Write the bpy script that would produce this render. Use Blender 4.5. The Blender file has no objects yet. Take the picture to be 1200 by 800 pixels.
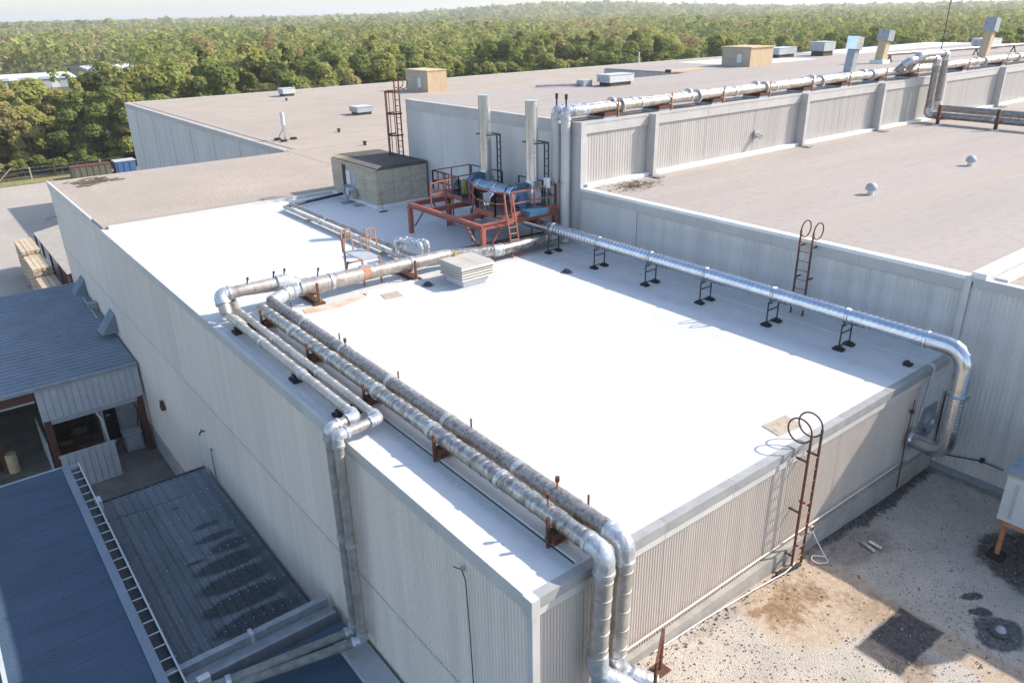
import bpy, math, random
import numpy as np
from mathutils import Vector, Matrix
R = math.radians
random.seed(7)
scene = bpy.context.scene
col = scene.collection

# ------------------------------------------------------------------ camera
cam = bpy.data.cameras.new('camera'); cam.sensor_width = 36.0; cam.lens = 893.15 / 1200 * 36
cam.clip_start = 0.1; cam.clip_end = 40000
co = bpy.data.objects.new('camera', cam); col.objects.link(co)
_r = Vector((0.78594762, -0.61799196, -0.01929448)); _u = Vector((0.25889529, 0.30059768, 0.91794023)); _f = Vector((0.56147981, 0.72644819, -0.39624924))
m = Matrix((( _r.x, _u.x, -_f.x, 0), (_r.y, _u.y, -_f.y, 0), (_r.z, _u.z, -_f.z, 19.0), (0, 0, 0, 1)))
co.matrix_world = m
scene.camera = co

# ------------------------------------------------------------------ sky, sun, exposure
SUN = Vector((1.0, -0.48, 0.83)).normalized()
elev = math.asin(SUN.z); azim = math.atan2(SUN.x, SUN.y)
w = bpy.data.worlds.new('World'); scene.world = w; w.use_nodes = True
nt = w.node_tree; nt.nodes.clear()
sky = nt.nodes.new('ShaderNodeTexSky'); sky.sky_type = 'NISHITA'; sky.sun_disc = False
sky.sun_elevation = elev; sky.sun_rotation = azim
sky.air_density = 1.0; sky.dust_density = 1.3; sky.ozone_density = 1.2; sky.altitude = 60
bg = nt.nodes.new('ShaderNodeBackground'); bg.inputs[1].default_value = 0.14
ow = nt.nodes.new('ShaderNodeOutputWorld')
nt.links.new(sky.outputs[0], bg.inputs[0]); nt.links.new(bg.outputs[0], ow.inputs[0])
sd = bpy.data.lights.new('sun', 'SUN'); sd.energy = 3.05; sd.angle = R(0.55); sd.color = (1.0, 0.94, 0.86)
so = bpy.data.objects.new('sun', sd); col.objects.link(so)
so.rotation_euler = SUN.to_track_quat('Z', 'Y').to_euler(); so.location = (30, -20, 60)
vs = scene.view_settings; vs.view_transform = 'Standard'; vs.look = 'None'; vs.gamma = 1.0; vs.use_curve_mapping = False
vs.exposure = 1.12
scene.render.engine = 'CYCLES'
scene.cycles.max_bounces = 8

# ------------------------------------------------------------------ materials
def pmat(name, c1, c2=None, scale=3.0, rough=0.8, metal=0.0, bump=0.0, bscale=40.0, stretch=(1, 1, 1), speck=None, spscale=60.0, spamt=0.5, contrast=(0.35, 0.65), rnd=0.0, detail=6.0):
    ma = bpy.data.materials.new(name); ma.use_nodes = True
    n = ma.node_tree.nodes; l = ma.node_tree.links; b = n['Principled BSDF']
    b.inputs['Roughness'].default_value = rough; b.inputs['Specular IOR Level'].default_value = .5 if rough < .82 else .2; b.inputs['Metallic'].default_value = metal
    tc = n.new('ShaderNodeTexCoord'); mp = n.new('ShaderNodeMapping'); mp.inputs['Scale'].default_value = stretch
    l.new(tc.outputs['Object'], mp.inputs[0])
    no = n.new('ShaderNodeTexNoise'); no.inputs['Scale'].default_value = scale; no.inputs['Detail'].default_value = detail; no.inputs['Roughness'].default_value = 0.62
    l.new(mp.outputs[0], no.inputs[0])
    cr = n.new('ShaderNodeValToRGB'); cr.color_ramp.elements[0].position = contrast[0]; cr.color_ramp.elements[1].position = contrast[1]
    cr.color_ramp.elements[0].color = (*c1, 1); cr.color_ramp.elements[1].color = (*(c2 or [x * 0.85 for x in c1]), 1)
    l.new(no.outputs['Fac'], cr.inputs[0]); out = cr.outputs[0]
    if speck:
        vo = n.new('ShaderNodeTexNoise'); vo.inputs['Scale'].default_value = spscale; vo.inputs['Detail'].default_value = 3
        l.new(tc.outputs['Object'], vo.inputs[0])
        r2 = n.new('ShaderNodeValToRGB'); r2.color_ramp.elements[0].position = 0.5; r2.color_ramp.elements[1].position = 0.66
        r2.color_ramp.elements[0].color = (0, 0, 0, 1); r2.color_ramp.elements[1].color = (spamt, spamt, spamt, 1)
        l.new(vo.outputs['Fac'], r2.inputs[0])
        mx = n.new('ShaderNodeMixRGB'); l.new(r2.outputs[0], mx.inputs[0]); l.new(out, mx.inputs[1]); mx.inputs[2].default_value = (*speck, 1); out = mx.outputs[0]
    if rnd:
        oi = n.new('ShaderNodeObjectInfo'); mr = n.new('ShaderNodeMapRange'); mr.inputs[3].default_value = 1 - rnd; mr.inputs[4].default_value = 1 + rnd
        l.new(oi.outputs['Random'], mr.inputs[0]); hv = n.new('ShaderNodeHueSaturation'); l.new(mr.outputs[0], hv.inputs['Value']); l.new(out, hv.inputs['Color']); out = hv.outputs[0]
    l.new(out, b.inputs['Base Color'])
    if bump:
        bn = n.new('ShaderNodeTexNoise'); bn.inputs['Scale'].default_value = bscale; bn.inputs['Detail'].default_value = 4
        l.new(tc.outputs['Object'], bn.inputs[0]); bp = n.new('ShaderNodeBump'); bp.inputs['Strength'].default_value = bump; bp.inputs['Distance'].default_value = 0.03
        l.new(bn.outputs['Fac'], bp.inputs['Height']); l.new(bp.outputs[0], b.inputs['Normal'])
    return ma
M = {}
M['membrane'] = pmat('white_membrane', (.605, .605, .60), (.575, .578, .575), 0.5, .6, bump=.12, bscale=6, speck=(.50, .49, .47), spscale=2.2, spamt=.3, contrast=(.42, .72))
M['membrane_seam'] = pmat('membrane_seam', (.66, .665, .67), (.60, .61, .62), 3, .5)
M['beige_roof'] = pmat('beige_roofing', (.43, .36, .295), (.36, .30, .245), .35, .95, bump=.5, bscale=25, speck=(.25, .20, .16), spscale=7, spamt=.6, contrast=(.3, .7))
M['tan_roof'] = pmat('tan_roofing', (.385, .335, .295), (.345, .30, .265), .22, .95, bump=.3, bscale=18, stretch=(.35, 1.8, 1), speck=(.30, .255, .22), spscale=3.5, spamt=.4, contrast=(.3, .7))
M['gravel'] = pmat('gravel_roofing', (.42, .37, .31), (.30, .27, .235), 1.3, .98, bump=1.0, bscale=34, speck=(.10, .09, .08), spscale=17, spamt=.9, contrast=(.35, .7))
M['dirt'] = pmat('dirty_bare_roofing', (.34, .24, .15), (.42, .35, .27), 1.6, .95, bump=.4, bscale=20, speck=(.15, .09, .05), spscale=4.5, spamt=.6, contrast=(.4, .65))
M['tar'] = pmat('tar_patch', (.045, .043, .045), (.08, .075, .07), 2.2, .75, bump=.6, bscale=22, speck=(.16, .15, .14), spscale=22, spamt=.6)
M['tan_felt'] = pmat('tan_felt', (.40, .32, .235), (.46, .39, .31), 1.1, .93, bump=.3, bscale=16, speck=(.26, .19, .13), spscale=6, spamt=.5)
M['wall'] = pmat('ribbed_wall_paint', (.63, .55, .48), (.54, .475, .415), 1.4, .5, stretch=(1.2, 1.2, .12), rnd=.03, bump=.04, bscale=9)
M['wall_up'] = pmat('weathered_wall_paint', (.49, .45, .41), (.36, .335, .31), 1.1, .55, stretch=(2.2, 2.2, .10), rnd=.03, contrast=(.3, .72))
M['wall_plain'] = pmat('plain_grey_panel', (.62, .595, .57), (.52, .50, .48), .9, .6, stretch=(1, 1, .2), rnd=.02)
M['trim'] = pmat('pale_trim', (.60, .575, .54), (.53, .51, .48), 1.4, .45, rnd=.03)
M['wall_side'] = pmat('shade_lifted_side_wall', (.87, .775, .675), (.76, .675, .59), 1.3, .5, stretch=(1.6, 1.6, .07), rnd=.04, bump=.04, bscale=9, contrast=(.34, .7))  # wall paint lightened and warmed to lift the shaded left side
M['wall_annex'] = pmat('galvanised_ribbed_siding', (.66, .64, .61), (.52, .505, .485), 1.2, .45, .1, stretch=(2.0, 2.0, .10), rnd=.03, contrast=(.32, .7))
M['trim_up'] = pmat('grey_trim', (.50, .475, .45), (.43, .41, .39), 1.2, .5, rnd=.03)
M['white_trim'] = pmat('white_flashing', (.78, .77, .75), (.68, .67, .65), 2, .5)
M['dark_line'] = pmat('dark_joint', (.05, .05, .055), None, 3, .7)
M['concrete'] = pmat('concrete', (.40, .37, .33), (.30, .28, .25), 2, .9, bump=.2, bscale=20)
M['blue_curb'] = pmat('grey_base_flashing', (.28, .29, .30), (.21, .22, .24), 2, .7)
M['galv'] = pmat('galvanised_steel', (.72, .73, .75), (.58, .6, .63), 3.5, .24, 1.0, bump=.05, bscale=14, rnd=.03)
M['foil'] = pmat('dirty_foil_jacket', (.52, .495, .46), (.15, .12, .095), 5.0, .32, .8, bump=.3, bscale=20, stretch=(.9, 1.6, .9), contrast=(.38, .70), detail=9)
M['foil_clean'] = pmat('pale_foil_jacket', (.50, .46, .415), (.30, .265, .225), 3.4, .4, .5, bump=.2, bscale=14, contrast=(.42, .7))
M['foil_dark'] = pmat('weathered_brown_jacket', (.27, .245, .22), (.37, .345, .32), 4.2, .42, .6, bump=.3, bscale=18, speck=(.13, .105, .085), spscale=11, spamt=.7, detail=9)
M['foil_tan'] = pmat('tan_stained_jacket', (.50, .45, .40), (.30, .255, .21), 2.8, .42, .5, bump=.2, bscale=14, contrast=(.38, .66))
M['stack_steel'] = pmat('pale_stack_steel', (.74, .72, .70), (.58, .565, .55), 2.5, .27, .8, stretch=(1, 1, .3))
M['grey_edge'] = pmat('grey_edge_metal', (.36, .35, .335), (.28, .27, .26), 2.2, .6, rnd=.05)  # darker grey tone for the front roof edge
M['mastic'] = pmat('crinkled_foil_elbow', (.60, .61, .62), (.34, .35, .36), 5, .36, .55, bump=.8, bscale=8, contrast=(.4, .7))
M['rust'] = pmat('rusty_steel', (.155, .07, .045), (.09, .045, .035), 6, .85, bump=.2, bscale=30)
M['rust_pale'] = pmat('faded_rusty_rail', (.42, .25, .17), (.30, .14, .08), 6, .8)
M['red_paint'] = pmat('red_oxide_paint', (.36, .095, .065), (.27, .10, .075), 4, .6, rnd=.05)
M['brown_deck'] = pmat('brown_deck_plate', (.20, .085, .06), (.12, .06, .05), 5, .8)
M['black_steel'] = pmat('black_steel', (.025, .025, .03), (.05, .045, .045), 6, .55)
M['rubber'] = pmat('black_rubber', (.02, .02, .022), None, 6, .8)
M['blue_paint'] = pmat('blue_machine_paint', (.028, .085, .16), (.05, .13, .22), 4, .35)
M['blue_steel'] = pmat('blue_tinted_sheet', (.34, .42, .50), (.22, .30, .40), 4, .3, .85)
M['plywood'] = pmat('weathered_plywood', (.50, .43, .335), (.40, .34, .26), 1.4, .9, stretch=(.6, .6, 4), speck=(.28, .23, .17), spscale=7, spamt=.35, rnd=.04)
M['new_ply'] = pmat('fresh_plywood', (.56, .43, .28), (.49, .36, .23), 1.6, .85, stretch=(3, 3, .5), rnd=.04)
M['felt_dark'] = pmat('dark_felt_roof', (.135, .115, .10), (.09, .078, .07), 2, .95, bump=.3, bscale=30)
M['canopy_blue'] = pmat('slate_shingle_roof', (.215, .255, .30), (.17, .21, .25), .8, .9, bump=.4, bscale=22, speck=(.27, .31, .35), spscale=14, spamt=.5)
M['flat_blue'] = pmat('dark_flat_roofing', (.06, .095, .14), (.045, .072, .108), .6, .92, bump=.5, bscale=40, stretch=(.7, 1.6, 1), speck=(.10, .145, .195), spscale=24, spamt=.6)
M['slat'] = pmat('weathered_roof_panel', (.165, .195, .215), (.12, .145, .165), 1.1, .8, stretch=(2, .5, 1), speck=(.24, .27, .29), spscale=13, spamt=.45, rnd=.14)
M['slat_dark'] = pmat('damp_debris_stain', (.045, .05, .052), (.075, .085, .09), 3, .95, bump=.5, bscale=30)
M['green_pipe'] = pmat('mossy_old_pipe', (.25, .25, .24), (.13, .15, .12), 4, .7, bump=.3, bscale=18)
M['grey_gutter'] = pmat('grey_gutter_metal', (.36, .38, .40), (.26, .28, .3), 4, .55, .3)
M['brown_post'] = pmat('brown_steel_post', (.13, .045, .03), (.09, .035, .025), 4, .8)
M['pale_sheet'] = pmat('pale_metal_sheet', (.52, .535, .55), (.44, .45, .465), 2, .5, rnd=.03)
M['black'] = pmat('black_paint', (.012, .012, .014), None, 3, .6)
M['shed_inside'] = pmat('dark_shed_interior', (.06, .055, .05), (.03, .028, .026), 2, .9)
M['pvc'] = pmat('white_plastic', (.70, .70, .68), (.6, .6, .58), 3, .5)
M['grey_box'] = pmat('grey_enclosure', (.40, .42, .43), (.33, .35, .36), 3, .5)
M['cream_drum'] = pmat('cream_drum', (.62, .50, .28), (.5, .4, .2), 3, .6)
M['asphalt'] = pmat('worn_asphalt', (.43, .375, .32), (.36, .32, .275), .12, .95, bump=.2, bscale=8, speck=(.3, .27, .24), spscale=2.5, spamt=.4)
M['yard'] = pmat('dirty_yard_concrete', (.20, .175, .15), (.13, .115, .10), .9, .95, bump=.3, bscale=12, speck=(.26, .22, .18), spscale=6, spamt=.4)
M['lumber'] = pmat('fresh_lumber', (.55, .44, .31), (.44, .34, .23), 2.5, .85, stretch=(1, .3, 4), rnd=.12)
M['olive'] = pmat('olive_dumpster_paint', (.12, .125, .085), (.09, .095, .065), 3, .7)
M['blue_bin'] = pmat('blue_dumpster_paint', (.035, .10, .23), (.05, .13, .28), 3, .6)
M['white_metal'] = pmat('white_roof_sheet', (.66, .67, .69), (.58, .59, .62), .5, .5)
M['soil'] = pmat('forest_floor', (.075, .085, .035), (.11, .095, .05), .05, 1.0, speck=(.05, .06, .025), spscale=.3, spamt=.6)
M['orange_steel'] = pmat('rusty_orange_frame', (.46, .20, .10), (.33, .12, .06), 5, .7)
M['hvac'] = pmat('pale_hvac_casing', (.55, .57, .57), (.48, .5, .5), 2, .5)
M['bark'] = pmat('bark', (.17, .14, .11), (.10, .085, .065), 5, .95)
M['yellow'] = pmat('yellow_fitting', (.5, .36, .06), None, 3, .6)

def leafmat(name, use_attr):
    ma = bpy.data.materials.new(name); ma.use_nodes = True
    n = ma.node_tree.nodes; l = ma.node_tree.links; n.clear()
    out = n.new('ShaderNodeOutputMaterial'); df = n.new('ShaderNodeBsdfDiffuse'); tr = n.new('ShaderNodeBsdfTranslucent'); mx = n.new('ShaderNodeMixShader'); mx.inputs[0].default_value = .42
    cr = n.new('ShaderNodeValToRGB'); e = cr.color_ramp.elements
    e[0].position = 0; e[0].color = (.11, .14, .048, 1); e[1].position = 1; e[1].color = (.30, .18, .09, 1)
    for p, c in ((.25, (.20, .235, .07)), (.5, (.29, .31, .09)), (.74, (.37, .36, .11)), (.9, (.40, .34, .145)), (.97, (.37, .28, .14))):
        q = e.new(p); q.color = (*c, 1)
    if use_attr:
        a = n.new('ShaderNodeAttribute'); a.attribute_name = 'tint'; src = a.outputs['Fac']
    else:
        a = n.new('ShaderNodeObjectInfo'); mr = n.new('ShaderNodeMapRange'); mr.inputs[3].default_value = .2; mr.inputs[4].default_value = .86; l.new(a.outputs['Random'], mr.inputs[0]); src = mr.outputs[0]
    ge = n.new('ShaderNodeNewGeometry'); ad = n.new('ShaderNodeMath'); ad.operation = 'MULTIPLY_ADD'
    l.new(ge.outputs['Random Per Island'], ad.inputs[0]); ad.inputs[1].default_value = .22
    s2 = n.new('ShaderNodeMath'); s2.operation = 'SUBTRACT'; l.new(src, s2.inputs[0]); s2.inputs[1].default_value = .11
    l.new(s2.outputs[0], ad.inputs[2]); l.new(ad.outputs[0], cr.inputs[0])
    l.new(cr.outputs[0], df.inputs[0]); l.new(cr.outputs[0], tr.inputs[0])
    l.new(df.outputs[0], mx.inputs[1]); l.new(tr.outputs[0], mx.inputs[2]); l.new(mx.outputs[0], out.inputs[0])
    return ma
M['leaf'] = leafmat('foliage', False); M['leaf_far'] = leafmat('far_foliage', True)

# ------------------------------------------------------------------ mesh helpers
class MB:
    def __init__(s): s.v = []; s.f = []
    def quad(s, *p):
        i = len(s.v); s.v += [tuple(q) for q in p]; s.f.append(tuple(range(i, i + len(p)))); return s
    def box(s, x0, y0, z0, x1, y1, z1):
        i = len(s.v)
        s.v += [(x0, y0, z0), (x1, y0, z0), (x1, y1, z0), (x0, y1, z0), (x0, y0, z1), (x1, y0, z1), (x1, y1, z1), (x0, y1, z1)]
        s.f += [tuple(i + k for k in q) for q in ((0, 3, 2, 1), (4, 5, 6, 7), (0, 1, 5, 4), (1, 2, 6, 5), (2, 3, 7, 6), (3, 0, 4, 7))]
        return s
    def bar(s, p, q, wd, ht=None):
        p = Vector(p); q = Vector(q); d = (q - p).normalized(); ht = ht or wd
        a = Vector((0, 0, 1)) if abs(d.z) < .95 else Vector((0, 1, 0))
        x = d.cross(a).normalized(); y = x.cross(d).normalized()
        i = len(s.v)
        for e in (p, q):
            for sx, sy in ((-1, -1), (1, -1), (1, 1), (-1, 1)): s.v.append(tuple(e + x * sx * wd / 2 + y * sy * ht / 2))
        s.f += [tuple(i + k for k in t) for t in ((0, 1, 2, 3), (7, 6, 5, 4), (0, 4, 5, 1), (1, 5, 6, 2), (2, 6, 7, 3), (3, 7, 4, 0))]
        return s
    def prism(s, poly, z0, z1):
        n = len(poly); i = len(s.v)
        s.v += [(x, y, z0) for x, y in poly] + [(x, y, z1) for x, y in poly]
        s.f.append(tuple(i + n - 1 - k for k in range(n))); s.f.append(tuple(i + n + k for k in range(n)))
        for k in range(n): s.f.append((i + k, i + (k + 1) % n, i + n + (k + 1) % n, i + n + k))
        return s
    def tube(s, pts, r, n=16, cap=True):
        pts = [Vector(p) for p in pts]; N = len(pts)
        rr = r if isinstance(r, (list, tuple)) else [r] * N
        prev = None; i0 = len(s.v)
        for k in range(N):
            if k == 0: t = pts[1] - pts[0]
            elif k == N - 1: t = pts[-1] - pts[-2]
            else:
                a = (pts[k] - pts[k - 1]); b = (pts[k + 1] - pts[k])
                t = (a.normalized() if a.length > 1e-9 else Vector()) + (b.normalized() if b.length > 1e-9 else Vector())
            t = t.normalized() if t.length > 1e-9 else tprev
            if prev is None:
                a = Vector((0, 0, 1)) if abs(t.z) < .9 else Vector((1, 0, 0)); x = t.cross(a).normalized()
            else: x = (prev - t * prev.dot(t)).normalized()
            prev = x; tprev = t; y = t.cross(x)
            for j in range(n):
                a = 2 * math.pi * j / n; s.v.append(tuple(pts[k] + (x * math.cos(a) + y * math.sin(a)) * rr[k]))
        for k in range(N - 1):
            for j in range(n):
                j2 = (j + 1) % n; s.f.append((i0 + k * n + j, i0 + k * n + j2, i0 + (k + 1) * n + j2, i0 + (k + 1) * n + j))
        if cap:
            s.f.append(tuple(i0 + n - 1 - j for j in range(n))); s.f.append(tuple(i0 + (N - 1) * n + j for j in range(n)))
        return s
    def cyl(s, c, r, z0, z1, n=16): return s.tube([(c[0], c[1], z0), (c[0], c[1], z1)], r, n)
    def corr(s, axis, a0, a1, fixed, z0, z1, pitch, depth, sign):
        n = max(1, round(abs(a1 - a0) / pitch)); p = (a1 - a0) / n; pts = []
        for k in range(n):
            for fr, d in ((0, 0), (.42, 0), (.54, depth), (.88, depth)): pts.append((a0 + (k + fr) * p, fixed + sign * d))
        pts.append((a1, fixed))
        i = len(s.v)
        for a, b in pts:
            for z in (z0, z1): s.v.append((a, b, z) if axis == 'x' else (b, a, z))
        for k in range(len(pts) - 1): s.f.append((i + 2 * k, i + 2 * k + 2, i + 2 * k + 3, i + 2 * k + 1))
        return s
    def build(s, name, mat, parent=None, smooth=None):
        me = bpy.data.meshes.new(name); me.from_pydata(s.v, [], s.f); me.materials.append(M[mat] if isinstance(mat, str) else mat)
        if smooth is not None:
            me.shade_smooth(); me.set_sharp_from_angle(angle=R(smooth))
        o = bpy.data.objects.new(name, me); col.objects.link(o)
        if parent:
            o.parent = parent; q = parent
            off = Vector()
            while q: off += q.location; q = q.parent
            o.location = -off
        return o
def fillet(pts, rad, k=5):
    pts = [Vector(p) for p in pts]; out = [pts[0]]
    for i in range(1, len(pts) - 1):
        a = (pts[i - 1] - pts[i]); b = (pts[i + 1] - pts[i]); la, lb = a.length, b.length; a.normalize(); b.normalize()
        ang = a.angle(b)
        if ang > math.pi - .06: out.append(pts[i]); continue
        d = min(rad / math.tan(ang / 2), la * .49, lb * .49); rr = d * math.tan(ang / 2)
        c = pts[i] + (a + b).normalized() * (rr / math.sin(ang / 2)); s0 = pts[i] + a * d - c; s1 = pts[i] + b * d - c; th = s0.angle(s1)
        for j in range(k + 1):
            t = j / k; out.append(c + (s0 * math.sin((1 - t) * th) + s1 * math.sin(t * th)) / math.sin(th))
    out.append(pts[-1]); return out
def ribbed(p, q, r, pitch=.3, amp=.01, wid=.05):
    p = Vector(p); q = Vector(q); L = (q - p).length; d = (q - p) / L; n = max(1, int(L / pitch)); P = [p]; Rr = [r]
    for k in range(n):
        c = (k + .5) * L / n
        for o, rad in ((-wid / 2 - .004, r), (-wid / 2, r + amp), (wid / 2, r + amp), (wid / 2 + .004, r)): P.append(p + d * (c + o)); Rr.append(rad)
    P.append(q); Rr.append(r); return P, Rr
def tag(o, label, cat=None, group=None, kind=None):
    o['label'] = label
    if cat: o['category'] = cat
    if group: o['group'] = group
    if kind: o['kind'] = kind
    return o
def thing(name, label, cat, loc=(0, 0, 0), group=None):
    o = bpy.data.objects.new(name, None); o.empty_display_size = .3; o.location = loc; col.objects.link(o)
    return tag(o, label, cat, group)
def dup(root, loc, rz=0, label=None, group=None, sc=None):
    r = root.copy(); col.objects.link(r); r.location = loc; r.rotation_euler = (0, 0, rz)
    if sc: r.scale = sc
    if label: r['label'] = label
    if group: r['group'] = group
    for ch in root.children:
        c = ch.copy(); col.objects.link(c); c.parent = r
        for g in ch.children:
            d = g.copy(); col.objects.link(d); d.parent = c
    return r
def structure(o): o['kind'] = 'structure'; return o
def ring(p, d, r, wd, n=18):
    p = Vector(p); d = Vector(d).normalized(); return MB().tube([p - d * wd / 2, p + d * wd / 2], r, n)

GZ = -1.2                                   # yard level
# ------------------------------------------------------------------ terrain
def terr(x, y):
    d = np.hypot(x, y); az = np.degrees(np.arctan2(x, y))
    t = np.clip((d - 260) / 500, 0, 1)
    h = GZ + t * (1.6 * np.sin(x * .006 + 1) * np.cos(y * .0047) + 1.2 * np.sin(x * .013 + y * .011))
    rg = np.exp(-((d - 2100 - 250 * np.sin(az * .12)) / 520) ** 2) * np.exp(-((az - 43) / 11) ** 2)
    h = h + 19.0 * rg - 7 * t * np.exp(-((d - 1150) / 350) ** 2) * np.exp(-((az - 44) / 13) ** 2)
    h = h + 26 * np.exp(-((d - 4600) / 900) ** 2) * (0.5 + .5 * np.sin(az * .11 + 4.2)) * np.clip((az - 45) / 15, 0, 1)
    return h
def make_ground():
    rr = np.concatenate([[0], np.linspace(120, 900, 40), np.geomspace(930, 9000, 60)]); na = 240
    a = np.linspace(0, 2 * np.pi, na, endpoint=False)
    X = np.outer(rr[1:], np.sin(a)); Y = np.outer(rr[1:], np.cos(a)); Zz = terr(X, Y)
    v = np.concatenate([[[0, 0, GZ]], np.stack([X.ravel(), Y.ravel(), Zz.ravel()], 1)]).tolist(); f = []
    for j in range(na): f.append((0, 1 + (j + 1) % na, 1 + j))
    for i in range(len(rr) - 2):
        for j in range(na):
            j2 = (j + 1) % na; f.append((1 + i * na + j, 1 + i * na + j2, 1 + (i + 1) * na + j2, 1 + (i + 1) * na + j))
    b = MB(); b.v = v; b.f = f
    structure(b.build('ground', 'soil'))
make_ground()
structure(MB().quad((-60, 55, GZ + .03), (44, 55, GZ + .03), (44, 122, GZ + .03), (-60, 122, GZ + .03)).build('parking_lot', 'asphalt'))
structure(MB().quad((-40, -6, GZ + .03), (6.2, -6, GZ + .03), (6.2, 54.99, GZ + .03), (-40, 54.99, GZ + .03)).build('yard', 'yard'))
structure(MB().box(-60, 122.1, GZ - .1, 44, 125.5, GZ + .12).build('verge', pmat('dry_grass', (.30, .25, .12), (.2, .2, .09), .5, 1.0, speck=(.1, .12, .05), spscale=2, spamt=.6)))

# ------------------------------------------------------------------ main white-roofed factory
XL, XR, YF, ZR = 6.28, 21.3, 7.72, 10.0
W = thing('factory_building', 'factory block with bright white membrane roof and ribbed pale walls', 'building', (13.5, 30, GZ))
MB().box(XL + .06, YF + .06, GZ, XR, 53.86, ZR - .06).build('wall_core', 'wall', W)
# roof sheets: white front, beige back
MB().box(XL + .07, YF + .16, ZR - .06, XR, 39.4, ZR - .002).build('roof_membrane', 'membrane', W)
MB().box(XL + .07, 39.4, ZR - .06, XR + .3, 53.8, ZR + .12).build('gravel_roof', 'beige_roof', W)
MB().box(XL + .3, 39.28, ZR - .03, XR, 39.46, ZR + .14).build('roof_joint', 'trim', W)
for yy in (18.9, 21.9, 24.9, 28, 31, 34, 37):
    MB().box(XL + 2.4, yy, ZR - .01, XR - .02, yy + .05, ZR + .006).build('membrane_lap', 'membrane_seam', W)
for xx, y0, y1 in ((20.45, 7.95, 24), (18.95, 24, 39.2), (16.9, 23.5, 34)):
    MB().box(xx, y0, ZR - .01, xx + .05, y1, ZR + .008).build('membrane_lap', 'membrane_seam', W)
# strip joint along the pipe run
MB().box(7.46, YF + .22, ZR - .02, 7.62, 23.2, ZR + .075).build('roof_divider', 'trim', W)
MB().box(7.435, YF + .24, ZR - .01, 7.458, 23.1, ZR + .02).build('joint_dark_line', 'dark_line', W)  # dark seam line beside the divider
# tan patches on the membrane
for (x0, y0, x1, y1) in ((14.0, 8.15, 14.95, 8.75), (11.7, 22.1, 12.45, 22.75), (17.4, 35.3, 18.3, 35.95), (17.2, 36.2, 18.0, 37.0)):
    MB().prism([(x0, y0 + .08), (x1 - .1, y0), (x1, y1 - .05), (x0 + .1, y1)], ZR - .01, ZR + .012).build('roof_patch', 'tan_felt' if x0 < 17 else 'blue_curb', W)
# left wall sheets in two courses
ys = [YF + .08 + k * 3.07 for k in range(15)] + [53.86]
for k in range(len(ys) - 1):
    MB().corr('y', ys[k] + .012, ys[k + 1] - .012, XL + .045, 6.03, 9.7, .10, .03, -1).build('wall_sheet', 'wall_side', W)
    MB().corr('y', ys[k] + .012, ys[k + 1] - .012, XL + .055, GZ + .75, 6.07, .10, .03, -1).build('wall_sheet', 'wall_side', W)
for k in range(len(ys) - 1):
    MB().box(XL - .005, ys[k] + .01, 9.64, XL + .08, ys[k + 1] - .01, 9.805).build('fascia_board', 'trim', W)
    zt = 10.0 if ys[k] < 39 else 10.15
    MB().box(XL - .035, ys[k] + .006, 9.81, XL + .07, ys[k + 1] - .006, zt + .012).build('coping', 'trim', W)
for k in range(len(ys) - 1): MB().box(XL + .006, ys[k] + .01, 6.028, XL + .04, ys[k + 1] - .01, 6.046).build('lap_strip', 'wall_up', W)
MB().box(XL - .05, 26, GZ, XL + .05, 53.8, GZ + 1.15).build('base_course', 'concrete', W)
MB().box(XL - .06, 7.75, GZ, XL + .04, 25.99, GZ + .74).build('base_course', 'concrete', W)
# front wall sheets
xs = [XL + .1, 7.5, 9.6, 11.7, 13.8, 15.9, 18.0, 20.0, XR - .02]
for k in range(len(xs) - 1):
    MB().corr('x', xs[k] + .01, xs[k + 1] - .01, YF + .05, 5.5, 9.72, .075, .017, -1).build('wall_sheet', 'wall', W)
    MB().box(xs[k] + .006, YF - .005, 9.60, xs[k + 1] - .006, YF + .07, 9.80).build('fascia_board', 'trim', W)
    MB().box(xs[k] + .004, YF - .04, 9.805, xs[k + 1] - .004, YF + .165, 10.012).build('coping', 'grey_edge', W)
MB().box(XL - .03, YF - .03, 5, XL + .14, YF + .12, 9.8).build('corner_trim', 'trim', W)
MB().box(XL - .06, YF - .06, 9.62, XL + .12, YF + .19, 10.016).build('corner_cap', 'trim', W)
MB().box(7.8, YF - .12, 6.0, XR, YF + .02, 7.22).build('base_curb', 'blue_curb' if False else 'concrete', W)
MB().tube([(8.0, YF - .05, 7.46), (14.6, YF - .05, 7.42), (19.3, YF - .05, 7.35)], .022, 8).build('base_rail', 'wall', W)
MB().box(19.85, YF - .035, 7.15, 21.28, YF + .03, 9.6).build('flat_panel', 'wall_plain', W)

# ------------------------------------------------------------------ beige roofed rear block
B = thing('rear_block', 'long low block with beige gravel roof behind the white factory', 'building', (40, 77, GZ))
MB().box(21.5, 53.9, GZ, 140, 100.5, 10.05).build('wall', 'wall_plain', B)
MB().box(21.66, 53.8, 10.0, 139.9, 100.4, 10.15).build('roof', 'beige_roof', B)
MB().box(21.6, 44.6, 9.9, 139.9, 53.79, 10.13).build('roof', 'beige_roof', B)
MB().box(21.5, 36.3, 9.9, 44.1, 44.59, 10.12).build('roof', 'beige_roof', B)
k = 54.0
while k < 100:
    MB().box(21.44, k, 9.75, 21.64, min(k + 3.86, 100.5), 10.2).build('coping', 'trim_up', B); k += 3.88
MB().box(21.5, 100.3, 9.9, 140, 100.52, 10.22).build('coping', 'trim_up', B)
MB().box(22.2, 54.4, 10.15, 22.5, 99.5, 10.19).build('roof_seam', 'tan_roof', B)
for k in range(7):
    y = 57 + 6.5 * k; MB().box(21.47, y, GZ, 21.5, y + .05, 9.75).build('wall_joint', 'trim_up', B)

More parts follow.
